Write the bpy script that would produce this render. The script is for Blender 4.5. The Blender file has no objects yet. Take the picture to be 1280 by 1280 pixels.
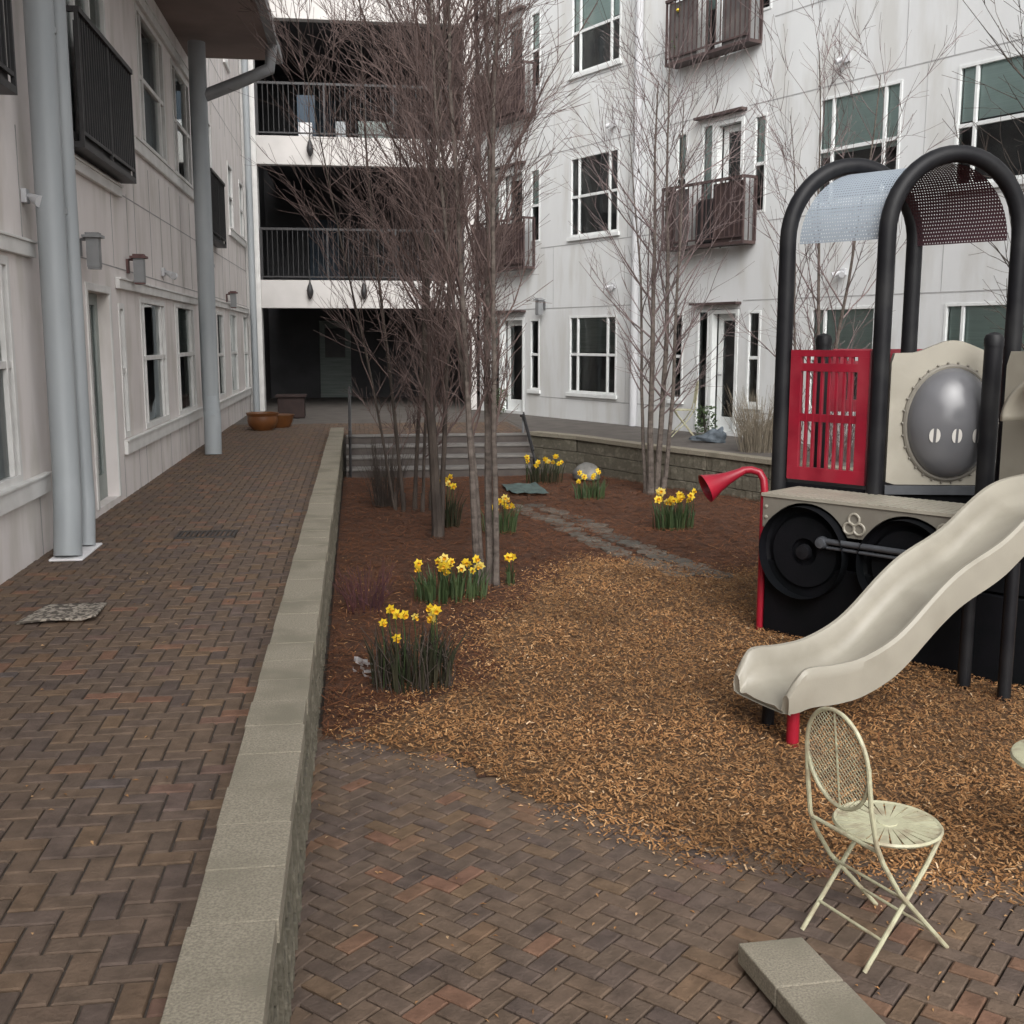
import bpy, bmesh, math, random
from mathutils import Vector, Matrix
R = random.Random(7)
sc = bpy.context.scene
C = sc.collection
PI = math.pi

# ------------------------------------------------------------------ materials
def new_mat(name):
    m = bpy.data.materials.new(name); m.use_nodes = True
    nt = m.node_tree
    return m, nt, nt.nodes['Principled BSDF']

def mat(name, c1, c2=None, scale=8., rough=.7, bump=0., bscale=None, metal=0., stretch=(1,1,1), detail=4., spec=.5, lo=.35, hi=.65, c3=None, s3=1.2):
    m, nt, b = new_mat(name)
    N, Lk = nt.nodes, nt.links
    b.inputs['Roughness'].default_value = rough
    b.inputs['Metallic'].default_value = metal
    b.inputs['Specular IOR Level'].default_value = spec
    tc = N.new('ShaderNodeTexCoord'); mp = N.new('ShaderNodeMapping'); mp.inputs['Scale'].default_value = stretch
    Lk.new(tc.outputs['Object'], mp.inputs['Vector'])
    nz = N.new('ShaderNodeTexNoise'); nz.inputs['Scale'].default_value = scale; nz.inputs['Detail'].default_value = detail
    Lk.new(mp.outputs['Vector'], nz.inputs['Vector'])
    cr = N.new('ShaderNodeValToRGB')
    c2 = c2 or tuple(v*.85 for v in c1)
    cr.color_ramp.elements[0].position = lo; cr.color_ramp.elements[0].color = (*c1, 1)
    cr.color_ramp.elements[1].position = hi; cr.color_ramp.elements[1].color = (*c2, 1)
    Lk.new(nz.outputs['Fac'], cr.inputs['Fac'])
    out = cr.outputs['Color']
    if c3:
        n3 = N.new('ShaderNodeTexNoise'); n3.inputs['Scale'].default_value = s3; n3.inputs['Detail'].default_value = 5
        Lk.new(mp.outputs['Vector'], n3.inputs['Vector'])
        r3 = N.new('ShaderNodeMapRange'); r3.inputs['From Min'].default_value = .48; r3.inputs['From Max'].default_value = .66
        Lk.new(n3.outputs['Fac'], r3.inputs['Value'])
        mx = N.new('ShaderNodeMix'); mx.data_type = 'RGBA'
        Lk.new(r3.outputs['Result'], mx.inputs['Factor']); Lk.new(out, mx.inputs['A']); mx.inputs['B'].default_value = (*c3, 1)
        out = mx.outputs['Result']
    Lk.new(out, b.inputs['Base Color'])
    if bump:
        n2 = N.new('ShaderNodeTexNoise'); n2.inputs['Scale'].default_value = bscale or scale*4; n2.inputs['Detail'].default_value = 6
        Lk.new(mp.outputs['Vector'], n2.inputs['Vector'])
        bp = N.new('ShaderNodeBump'); bp.inputs['Strength'].default_value = bump; bp.inputs['Distance'].default_value = .02
        Lk.new(n2.outputs['Fac'], bp.inputs['Height']); Lk.new(bp.outputs['Normal'], b.inputs['Normal'])
    return m

def tint_mat(name, stops, rough=.85, bump=.3, bscale=60., noise=.25, nscale=14.):
    """colour picked per face from the 'tint' attribute, with noise wear"""
    m, nt, b = new_mat(name)
    N, Lk = nt.nodes, nt.links
    b.inputs['Roughness'].default_value = rough
    b.inputs['Specular IOR Level'].default_value = .3
    at = N.new('ShaderNodeAttribute'); at.attribute_name = 'tint'
    tc = N.new('ShaderNodeTexCoord')
    nz = N.new('ShaderNodeTexNoise'); nz.inputs['Scale'].default_value = nscale; nz.inputs['Detail'].default_value = 5
    Lk.new(tc.outputs['Object'], nz.inputs['Vector'])
    cr = N.new('ShaderNodeValToRGB')
    els = cr.color_ramp.elements
    while len(els) < len(stops): els.new(.5)
    for e, (p_, c) in zip(els, stops): e.position = p_; e.color = (*c, 1)
    Lk.new(at.outputs['Fac'], cr.inputs['Fac'])
    mr = N.new('ShaderNodeMapRange'); mr.inputs['From Min'].default_value = .3; mr.inputs['From Max'].default_value = .7
    mr.inputs['To Min'].default_value = 1-noise; mr.inputs['To Max'].default_value = 1+noise
    Lk.new(nz.outputs['Fac'], mr.inputs['Value'])
    vm = N.new('ShaderNodeVectorMath'); vm.operation = 'SCALE'
    Lk.new(cr.outputs['Color'], vm.inputs[0]); Lk.new(mr.outputs['Result'], vm.inputs['Scale'])
    Lk.new(vm.outputs['Vector'], b.inputs['Base Color'])
    if bump:
        n2 = N.new('ShaderNodeTexNoise'); n2.inputs['Scale'].default_value = bscale; n2.inputs['Detail'].default_value = 4
        Lk.new(tc.outputs['Object'], n2.inputs['Vector'])
        bp = N.new('ShaderNodeBump'); bp.inputs['Strength'].default_value = bump; bp.inputs['Distance'].default_value = .01
        Lk.new(n2.outputs['Fac'], bp.inputs['Height']); Lk.new(bp.outputs['Normal'], b.inputs['Normal'])
    return m

def glass_mat(name, tint=(.93, .96, .95)):
    m, nt, b = new_mat(name)
    N, Lk = nt.nodes, nt.links
    nt.nodes.remove(b)
    tr = N.new('ShaderNodeBsdfTransparent'); tr.inputs['Color'].default_value = (*tint, 1)
    gl = N.new('ShaderNodeBsdfGlossy'); gl.inputs['Roughness'].default_value = .03; gl.inputs['Color'].default_value = (.9, .95, .95, 1)
    fr = N.new('ShaderNodeFresnel'); fr.inputs['IOR'].default_value = 1.5
    tc = N.new('ShaderNodeTexCoord'); nz = N.new('ShaderNodeTexNoise'); nz.inputs['Scale'].default_value = 1.5
    Lk.new(tc.outputs['Object'], nz.inputs['Vector'])
    bp = N.new('ShaderNodeBump'); bp.inputs['Strength'].default_value = .05; bp.inputs['Distance'].default_value = .05
    Lk.new(nz.outputs['Fac'], bp.inputs['Height']); Lk.new(bp.outputs['Normal'], gl.inputs['Normal'])
    mx = N.new('ShaderNodeMixShader')
    Lk.new(fr.outputs['Fac'], mx.inputs['Fac']); Lk.new(tr.outputs[0], mx.inputs[1]); Lk.new(gl.outputs[0], mx.inputs[2])
    Lk.new(mx.outputs[0], N['Material Output'].inputs['Surface'])
    return m

def perforated_mat(name, col, inner, nu, nv):
    """sheet metal with rows of round holes by UV, sky reflection put into the outer colour"""
    m, nt, b = new_mat(name)
    N, Lk = nt.nodes, nt.links
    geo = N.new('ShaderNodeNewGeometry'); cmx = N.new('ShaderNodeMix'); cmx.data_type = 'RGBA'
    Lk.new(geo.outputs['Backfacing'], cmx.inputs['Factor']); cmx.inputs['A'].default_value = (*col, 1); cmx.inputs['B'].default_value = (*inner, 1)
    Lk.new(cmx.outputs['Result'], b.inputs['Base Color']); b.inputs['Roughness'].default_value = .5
    uv = N.new('ShaderNodeUVMap')
    sx = N.new('ShaderNodeSeparateXYZ'); Lk.new(uv.outputs['UV'], sx.inputs[0])
    def M(op, a, bb=None):
        n = N.new('ShaderNodeMath'); n.operation = op
        for i, v in enumerate((a, bb)):
            if v is None: continue
            if isinstance(v, (int, float)): n.inputs[i].default_value = v
            else: Lk.new(v, n.inputs[i])
        return n.outputs[0]
    v = M('MULTIPLY', sx.outputs['Y'], nv)
    row = M('FLOOR', v)
    sh = M('MULTIPLY', M('MODULO', row, 2.), .5)
    u = M('ADD', M('MULTIPLY', sx.outputs['X'], nu), sh)
    du = M('SUBTRACT', M('FRACT', u), .5); dv = M('SUBTRACT', M('FRACT', v), .5)
    r2 = M('ADD', M('MULTIPLY', du, du), M('MULTIPLY', dv, dv))
    hole = M('LESS_THAN', r2, .036)
    tr = N.new('ShaderNodeBsdfTransparent'); mx = N.new('ShaderNodeMixShader')
    Lk.new(hole, mx.inputs['Fac']); Lk.new(b.outputs[0], mx.inputs[1]); Lk.new(tr.outputs[0], mx.inputs[2])
    Lk.new(mx.outputs[0], N['Material Output'].inputs['Surface'])
    return m

M = {}
M['wall_left']  = mat('painted_siding_warm', (.80,.75,.73), (.73,.68,.66), scale=2.2, rough=.8, bump=.12, bscale=40, stretch=(1,1,.3), c3=(.64,.60,.56), s3=3.5)
M['wall_right'] = mat('painted_siding_white', (.76,.775,.775), (.71,.72,.72), scale=1.6, rough=.8, bump=.1, bscale=35, stretch=(1,1,.22), c3=(.64,.64,.62), s3=3.)
M['wall_back']  = mat('painted_band', (.62,.595,.575), (.55,.53,.51), scale=2, rough=.8, bump=.1)
M['joint']      = mat('panel_joint_grey', (.30,.29,.29), (.40,.385,.38), scale=4, rough=.9)  # grey strips along the siding joints
M['trim']       = mat('white_window_trim', (.82,.84,.83), (.74,.76,.75), scale=6, rough=.55, bump=.05)
M['trim_left']  = mat('grey_white_trim', (.76,.75,.73), (.66,.65,.63), scale=5, rough=.6, bump=.05)
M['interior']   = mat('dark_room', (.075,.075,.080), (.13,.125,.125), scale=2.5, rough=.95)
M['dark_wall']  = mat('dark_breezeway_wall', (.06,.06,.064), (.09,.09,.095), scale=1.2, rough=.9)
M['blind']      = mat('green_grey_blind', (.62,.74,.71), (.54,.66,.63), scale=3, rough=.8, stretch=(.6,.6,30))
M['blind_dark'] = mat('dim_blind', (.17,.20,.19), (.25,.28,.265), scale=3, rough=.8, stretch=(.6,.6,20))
M['glass']      = glass_mat('window_glass')
M['pipe']       = mat('grey_painted_pipe', (.36,.385,.40), (.31,.335,.35), scale=3, rough=.5, bump=.06, stretch=(1,1,.3))
M['pipe_light'] = mat('pale_grey_pipe', (.58,.585,.60), (.52,.525,.54), scale=3, rough=.6)
M['joint_right'] = mat('soft_panel_joint', (.36,.36,.36), (.45,.45,.45), scale=4, rough=.9)
M['pipe_dark']  = mat('grey_gutter', (.27,.275,.28), (.20,.205,.21), scale=3, rough=.5, bump=.06)
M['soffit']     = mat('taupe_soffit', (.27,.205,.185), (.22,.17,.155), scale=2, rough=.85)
M['rail']       = mat('dark_bronze_metal', (.022,.022,.024), (.035,.033,.034), scale=9, rough=.5)
M['rail_brown'] = mat('brown_bronze_metal', (.055,.035,.035), (.085,.055,.05), scale=7, rough=.55)
M['mesh_panel'] = mat('smoky_balcony_panel', (.11,.10,.10), (.19,.17,.16), scale=2.2, rough=.5)
M['cap']        = mat('cast_stone_cap', (.33,.295,.228), (.205,.182,.14), scale=130, detail=3., rough=.95, bump=.35, bscale=190, c3=(.20,.18,.135), s3=2.6)
M['block']      = mat('split_face_block', (.135,.12,.09), (.08,.073,.053), scale=9, rough=.95, bump=.6, bscale=28, stretch=(1,1,1.4), c3=(.19,.17,.13), s3=9)
M['brick']      = tint_mat('concrete_paver', [(0,(.100,.074,.062)),(.25,(.128,.092,.068)),(.5,(.142,.098,.068)),(.72,(.112,.083,.069)),(.88,(.160,.106,.066)),(.965,(.185,.100,.067)),(1,(.104,.088,.082))], bump=.5)
M['joint_sand'] = mat('joint_sand', (.05,.04,.033), (.075,.06,.048), scale=30, rough=1)
M['plaza']      = mat('grey_concrete', (.125,.110,.098), (.092,.081,.072), scale=3, rough=.9, bump=.2)
M['soil']       = mat('pine_straw_soil', (.11,.045,.022), (.058,.026,.014), scale=9, rough=1, bump=.8, bscale=60)
M['chipbase']   = mat('chip_base', (.18,.10,.045), (.10,.053,.026), scale=30, rough=1, bump=1., bscale=70)
M['chips']      = tint_mat('wood_chip', [(0,(.10,.046,.018)),(.3,(.24,.115,.045)),(.6,(.34,.175,.070)),(.85,(.46,.27,.125)),(1,(.62,.44,.27))], bump=0, noise=.42, nscale=1.1)
M['straw']      = tint_mat('pine_needle', [(0,(.055,.024,.012)),(.5,(.125,.048,.021)),(.85,(.19,.075,.032)),(1,(.27,.135,.065))], bump=0, noise=.3, nscale=1.2)
M['flag']       = tint_mat('flagstone', [(0,(.085,.078,.068)),(.5,(.12,.106,.088)),(1,(.145,.122,.10))], bump=.5, bscale=20)
M['ground']     = mat('earth', (.07,.05,.035), (.05,.038,.028), scale=2, rough=1)
M['bark_grey']  = mat('grey_birch_bark', (.135,.112,.096), (.095,.076,.065), scale=9, rough=.95, bump=.5, stretch=(1,1,1.5), bscale=30, lo=.4, hi=.62, c3=(.065,.052,.044), s3=12)
M['bark_dark']  = mat('dark_bark', (.036,.027,.022), (.075,.058,.047), scale=9, rough=.9, bump=.5, stretch=(1,1,.35))
M['twig']       = mat('purple_brown_twig', (.135,.092,.082), (.08,.055,.05), scale=3, rough=.85)
M['twig_grey']  = mat('pinkish_grey_twig', (.19,.14,.135), (.12,.092,.09), scale=3, rough=.85)
M['leaf']       = mat('daffodil_leaf', (.035,.062,.022), (.055,.082,.028), scale=6, rough=.6)
M['leaf_dark']  = mat('dark_daffodil_leaf', (.022,.028,.014), (.04,.034,.02), scale=6, spec=.2, rough=.8)
M['petal']      = mat('yellow_petal', (.82,.62,.04), (.72,.47,.02), scale=20, rough=.6)
M['petal_pale'] = mat('pale_yellow_petal', (.80,.66,.16), (.72,.55,.12), scale=20, rough=.6)
M['cup']        = mat('orange_yellow_cup', (.72,.36,.015), (.78,.46,.02), scale=20, rough=.6)
M['redstem']    = mat('reddish_purple_stem', (.09,.03,.03), (.06,.025,.03), scale=6, rough=.8)
M['grasstan']   = mat('dry_tan_grass', (.31,.265,.20), (.19,.16,.12), scale=6, rough=.9)
M['white']      = mat('white_plastic', (.85,.84,.85), (.75,.74,.75), scale=8, rough=.6)
M['teal']       = mat('faded_teal_fabric', (.085,.125,.115), (.06,.085,.08), scale=6, rough=.9, bump=.5)
M['stone']      = mat('grey_boulder', (.16,.155,.145), (.09,.088,.082), scale=5, rough=.9, bump=.6, c3=(.30,.29,.27), s3=3)
M['orange']     = mat('orange_glaze', (.19,.07,.02), (.12,.045,.016), scale=4, rough=.4, c3=(.19,.10,.04), s3=3)
M['darkbrown']  = mat('dark_brown_wood', (.022,.010,.009), (.035,.018,.015), scale=6, rough=.7)
M['mat']        = mat('patterned_mat', (.42,.37,.31), (.10,.085,.07), scale=34, rough=.95, bump=.4, detail=1., lo=.44, hi=.54)
M['iron']       = mat('drain_iron', (.035,.03,.028), (.06,.05,.045), scale=20, rough=.6)
M['black']      = mat('black_powder_coat', (.006,.006,.008), (.009,.009,.011), scale=5, spec=.28, rough=.5, bump=.06, c3=(.017,.017,.018), s3=3.)
M['blackplastic'] = mat('black_moulded_plastic', (.004,.005,.006), (.007,.007,.009), scale=4, spec=.12, rough=.65, bump=.1, bscale=40)
M['beige']      = mat('beige_moulded_plastic', (.34,.315,.26), (.31,.287,.237), scale=4, rough=.42, bump=.05, bscale=120, c3=(.28,.258,.21), s3=3.2)
M['greybeige']  = mat('grey_beige_plastic', (.20,.185,.155), (.17,.155,.13), scale=5, rough=.5, bump=.1)
M['redplastic'] = mat('red_moulded_plastic', (.27,.006,.022), (.20,.006,.018), scale=4, rough=.42, bump=.06, c3=(.30,.025,.04), s3=2.5)
M['redmetal']   = mat('red_painted_metal', (.33,.010,.026), (.25,.009,.022), scale=6, rough=.35)
M['rodgrey']    = mat('grey_rod', (.05,.053,.06), (.075,.08,.088), scale=6, rough=.4)
M['canopy']     = perforated_mat('sky_sheen_perforated_sheet', (.30,.345,.395), (.05,.02,.026), 34, 62)  # outer colour holds the reflected sky, inner is the maroon metal itself
M['bubble']     = mat('smoky_bubble', (.14,.14,.15), (.12,.12,.127), scale=1.5, rough=.22)
M['holewhite']  = mat('pale_slot', (.62,.60,.56), (.55,.53,.50), scale=6, rough=.6)
M['chair']      = mat('pale_green_cream_paint', (.53,.52,.355), (.45,.435,.295), scale=14, rough=.45, bump=.1, c3=(.36,.31,.21), s3=16)
M['bundle']     = mat('blue_grey_cloth', (.13,.155,.18), (.07,.085,.10), scale=9, rough=.8, bump=.4)
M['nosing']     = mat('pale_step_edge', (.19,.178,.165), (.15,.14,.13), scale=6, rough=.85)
M['riser']      = mat('dark_riser', (.075,.062,.058), (.10,.085,.075), scale=6, rough=.9)  # step fronts, a darker tone than the tread edges
M['doorpaint']  = mat('grey_green_door', (.30,.33,.31), (.25,.275,.26), scale=4, rough=.5)
M['blueitem']   = mat('blue_painted_item', (.03,.055,.085), (.045,.07,.10), scale=5, rough=.6)
M['terracotta'] = mat('reddish_shelf', (.16,.085,.08), (.11,.06,.058), scale=6, rough=.8)

# ------------------------------------------------------------------ mesh tools
class MB:
    def __init__(s, T=None): s.v = []; s.f = []; s.t = []; s.T = T
    def pt(s, p):
        s.v.append(tuple(s.T(*p)) if s.T else tuple(p)); return len(s.v)-1
    def face(s, idx, t=0.): s.f.append(tuple(idx)); s.t.append(t)
    def poly(s, pts, t=0.): s.face([s.pt(p) for p in pts], t)
    def box(s, x0, x1, y0, y1, z0, z1, t=0.):
        i = [s.pt(p) for p in ((x0,y0,z0),(x1,y0,z0),(x1,y1,z0),(x0,y1,z0),(x0,y0,z1),(x1,y0,z1),(x1,y1,z1),(x0,y1,z1))]
        for q in ((0,3,2,1),(4,5,6,7),(0,1,5,4),(1,2,6,5),(2,3,7,6),(3,0,4,7)): s.face([i[k] for k in q], t)
        return s
    def prism(s, pts, z0, z1, t=0.):
        n = len(pts); a = [s.pt((*p, z0)) for p in pts]; b = [s.pt((*p, z1)) for p in pts]
        s.face(a[::-1], t); s.face(b, t)
        for k in range(n): s.face((a[k], a[(k+1)%n], b[(k+1)%n], b[k]), t)
        return s
    def tube(s, path, rad, sides=8, closed=False, caps=True, t=0.):
        P = [Vector(p) for p in path]; n = len(P)
        rad = rad if isinstance(rad, (list, tuple)) else [rad]*n
        up = None; rings = []
        for i in range(n):
            if closed: d = P[(i+1)%n]-P[i-1]
            else: d = P[min(i+1,n-1)]-P[max(i-1,0)]
            d.normalize()
            if up is None:
                up = Vector((0,0,1)) if abs(d.z) < .9 else Vector((1,0,0))
            x = up - d*up.dot(d)
            if x.length < 1e-5: x = d.orthogonal()
            x.normalize(); y = d.cross(x); up = x
            rings.append([s.pt(P[i] + (x*math.cos(2*PI*k/sides) + y*math.sin(2*PI*k/sides))*rad[i]) for k in range(sides)])
        m = n if closed else n-1
        for i in range(m):
            A, B = rings[i], rings[(i+1)%n]
            for k in range(sides): s.face((A[k], A[(k+1)%sides], B[(k+1)%sides], B[k]), t)
        if caps and not closed: s.face(rings[0][::-1], t); s.face(rings[-1], t)
        return s
    def lathe(s, prof, o, ax=(0,0,1), seg=24, t=0.):
        ax = Vector(ax).normalized(); x = ax.orthogonal().normalized(); y = ax.cross(x); o = Vector(o)
        rings = []
        for r, h in prof:
            rings.append([s.pt(o + ax*h + (x*math.cos(2*PI*k/seg)+y*math.sin(2*PI*k/seg))*max(r,1e-4)) for k in range(seg)])
        for A, B in zip(rings, rings[1:]):
            for k in range(seg): s.face((A[k], A[(k+1)%seg], B[(k+1)%seg], B[k]), t)
        return s
    def build(s, name, m, parent=None, smooth=False, bevel=0., tint=False, fix=True, uv=None):
        off = Vector((0,0,0)); q = parent
        while q is not None: off += q.location; q = q.parent
        me = bpy.data.meshes.new(name)
        me.from_pydata([tuple(Vector(v)-off) for v in s.v], [], s.f)
        if tint:
            a = me.attributes.new('tint', 'FLOAT', 'FACE'); a.data.foreach_set('value', s.t)
        if fix:
            bm = bmesh.new(); bm.from_mesh(me); bmesh.ops.recalc_face_normals(bm, faces=bm.faces); bm.to_mesh(me); bm.free()
        if uv:
            l = me.uv_layers.new(name='UVMap')
            for lp in me.loops: l.data[lp.index].uv = uv[lp.vertex_index]
        me.materials.append(m)
        if smooth:
            me.polygons.foreach_set('use_smooth', [True]*len(me.polygons))
            try: me.set_sharp_from_angle(angle=math.radians(38))
            except Exception: pass
        o = bpy.data.objects.new(name, me); C.objects.link(o)
        if parent: o.parent = parent
        if bevel:
            b = o.modifiers.new('Bevel', 'BEVEL'); b.width = bevel; b.segments = 2; b.limit_method = 'ANGLE'; b.angle_limit = math.radians(40)
        return o

def thing(name, label, cat, loc=(0,0,0), rz=0., group=None):
    o = bpy.data.objects.new(name, None); C.objects.link(o); o.location = loc; o.rotation_euler = (0,0,rz)
    o.empty_display_size = .1
    o['label'] = label; o['category'] = cat
    if group: o['group'] = group
    return o
def tag(o, label, cat, group=None):
    o['label'] = label; o['category'] = cat
    if group: o['group'] = group
    return o
def struct(o, kind='structure'): o['kind'] = kind; return o
def lerp(a, b, t): return a+(b-a)*t
def arc(c, u, v, r, a0, a1, n):
    c, u, v = Vector(c), Vector(u), Vector(v)
    return [c + (u*math.cos(lerp(a0,a1,i/n)) + v*math.sin(lerp(a0,a1,i/n)))*r for i in range(n+1)]
def inside(pt, poly):
    x, y = pt; r = False; n = len(poly)
    for i in range(n):
        (x1,y1), (x2,y2) = poly[i], poly[i-1]
        if (y1 > y) != (y2 > y) and x < (x2-x1)*(y-y1)/(y2-y1)+x1: r = not r
    return r

# ------------------------------------------------------------------ frames of the facades
LX = -2.36                                   # face of the left building (runs along +Y)
def TL(s, n, z): return (LX + n, s, z)       # s = Y, n = out of the wall
DR = (.418, -.908); NR = (-.908, -.418)
def TR(s, n, z): return (4.24 + DR[0]*s + NR[0]*n, 22.13 + DR[1]*s + NR[1]*n, z)
BY = 25.3
def TB(s, n, z): return (s, BY - n, z)
Z_LOW = -.6

def wall_grid(T, s0, s1, z0, z1, openings, depth=.16):
    """wall face with rectangular openings and their reveals"""
    mb = MB(T)
    S = sorted({s0, s1, *[o[0] for o in openings], *[o[1] for o in openings]})
    Z = sorted({z0, z1, *[o[2] for o in openings], *[o[3] for o in openings]})
    for a, b in zip(S, S[1:]):
        for c, d in zip(Z, Z[1:]):
            cs, cz = (a+b)/2, (c+d)/2
            if any(o[0] < cs < o[1] and o[2] < cz < o[3] for o in openings): continue
            mb.poly([(a,0,c),(b,0,c),(b,0,d),(a,0,d)])
    for a, b, c, d in openings:
        mb.poly([(a,0,c),(a,-depth,c),(a,-depth,d),(a,0,d)])
        mb.poly([(b,0,c),(b,-depth,c),(b,-depth,d),(b,0,d)])
        mb.poly([(a,0,c),(b,0,c),(b,-depth,c),(a,-depth,c)])
        mb.poly([(a,0,d),(b,0,d),(b,-depth,d),(a,-depth,d)])
    return mb

def window(T, root, s0, s1, z0, z1, lites=(.2,.8), bar=.5, blind=0., trim='trim', blindm='blind', fw=.05, sill=True, lite_bar=.045):
    """recess with dark room, white frame with mullions, glass, blind"""
    w = MB(T)
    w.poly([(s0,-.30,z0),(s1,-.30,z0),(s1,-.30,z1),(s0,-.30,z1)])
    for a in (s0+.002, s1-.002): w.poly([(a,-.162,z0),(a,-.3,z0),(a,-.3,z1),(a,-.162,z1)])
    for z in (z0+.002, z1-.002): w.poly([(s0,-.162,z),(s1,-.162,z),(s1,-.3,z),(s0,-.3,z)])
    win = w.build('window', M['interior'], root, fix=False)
    f = MB(T)
    f.box(s0+.001, s0+fw, -.05, .010, z0+.001, z1-.001); f.box(s1-fw, s1-.001, -.05, .010, z0+.001, z1-.001)
    f.box(s0+fw, s1-fw, -.05, .010, z1-fw, z1-.001); f.box(s0+fw, s1-fw, -.05, .010, z0+.001, z0+fw)
    xs = [s0+fw] + [lerp(s0, s1, l) for l in lites] + [s1-fw]
    for l in lites:
        m_ = lerp(s0, s1, l); f.box(m_-lite_bar/2, m_+lite_bar/2, -.045, .004, z0+fw, z1-fw)
    if bar:
        zb = lerp(z0, z1, bar)
        for a, b in zip(xs, xs[1:]):
            f.box(a+(.0225 if a != xs[0] else 0), b-(.0225 if b != xs[-1] else 0), -.04, 0., zb-.026, zb+.026)
    f.build('frame', M[trim], win, bevel=.004)
    g = MB(T); g.poly([(s0+fw,-.03,z0+fw),(s1-fw,-.03,z0+fw),(s1-fw,-.03,z1-fw),(s0+fw,-.03,z1-fw)]); g.build('pane', M['glass'], win, fix=False)
    if blind:
        b = MB(T)
        zb = lerp(z1, z0, blind)
        for a, c in zip(xs, xs[1:]):
            b.box(a+.004, c-.004, -.075, -.065, zb + R.uniform(-.02,.02), z1-.03)
        b.build('blind', M[blindm], win)
    if sill:
        sl = MB(T); sl.box(s0-.05, s1+.05, .003, .05, z0-.075, z0-.002); sl.build('sill', M[trim], win, bevel=.005)
    return win

def door(T, root, s0, s1, z0, z1, m='doorpaint', trim='trim', rec=-.12, glass=True):
    d = MB(T)
    st = .11
    d.box(s0, s0+st, rec-.04, rec, z0, z1); d.box(s1-st, s1, rec-.04, rec, z0, z1)
    d.box(s0+st, s1-st, rec-.04, rec, z1-st, z1); d.box(s0+st, s1-st, rec-.04, rec, z0, z0+.24)
    o = d.build('door', M[m], root, bevel=.004)
    g = MB(T); g.poly([(s0+st,rec-.02,z0+.24),(s1-st,rec-.02,z0+.24),(s1-st,rec-.02,z1-st),(s0+st,rec-.02,z1-st)]); g.build('pane', M['glass'], o, fix=False)
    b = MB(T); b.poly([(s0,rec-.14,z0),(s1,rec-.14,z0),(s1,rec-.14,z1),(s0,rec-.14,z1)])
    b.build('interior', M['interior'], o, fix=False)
    h = MB(T); h.tube([(s0+.06,rec+.005,z0+.95),(s0+.06,rec+.05,z0+.95),(s0+.15,rec+.05,z0+.95)], .011, 6); h.build('handle', M['pipe_dark'], o)
    f = MB(T)
    f.box(s0-.07, s0-.001, -.10, .012, z0, z1+.07); f.box(s1+.001, s1+.07, -.10, .012, z0, z1+.07); f.box(s0, s1, -.10, .012, z1+.001, z1+.07)
    f.build('door_frame', M[trim], o, bevel=.004)
    return o

def balcony(T, root, s0, s1, z0, z1, depth=.28, m='rail', fill=None, spacing=.1, solid=False):
    b = MB(T)
    e = .03
    b.box(s0, s1, .02, depth, z0, z0+.05)
    b.box(s0, s1, depth-e, depth+.015, z1-.045, z1)
    for s in (s0, s1-e): b.box(s, s+e, .01, depth-e-.002, z1-.045, z1)
    for s in (s0, s1-e, (s0+s1)/2): b.box(s, s+e, depth-e, depth, z0+.05, z1-.045)
    b.box(s0+e, s1-e, depth-e+.005, depth-.005, z0+.11, z0+.14)
    for s in (s0, s1-e): b.box(s, s+e, .01, .04, z0+.05, z1-.045)
    n = int((s1-s0)/spacing)
    for k in range(1, n):
        x = lerp(s0, s1, k/n); w = .008
        b.box(x-w, x+w, depth-.023, depth-.007, z0+.14, z1-.046)
    k = 0
    while .08+k*.1 < depth-.05:
        for s in (s0+.008, s1-.022): b.box(s, s+.014, .06+k*.1, .074+k*.1, z0+.051, z1-.046)
        k += 1
    o = b.build('balcony', M[m], root)
    if fill:
        p = MB(T)
        p.box(s0+.04, s1-.04, depth-.05, depth-.042, z0+.06, z1-.10)
        p.build('screen_panel', M[fill], o)
    return o

# ================================================================== SETTING
g = MB(); g.poly([(-300,-300,-.95),(300,-300,-.95),(300,400,-.95),(-300,400,-.95)])
struct(g.build('ground', M['ground'], fix=False))

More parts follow.
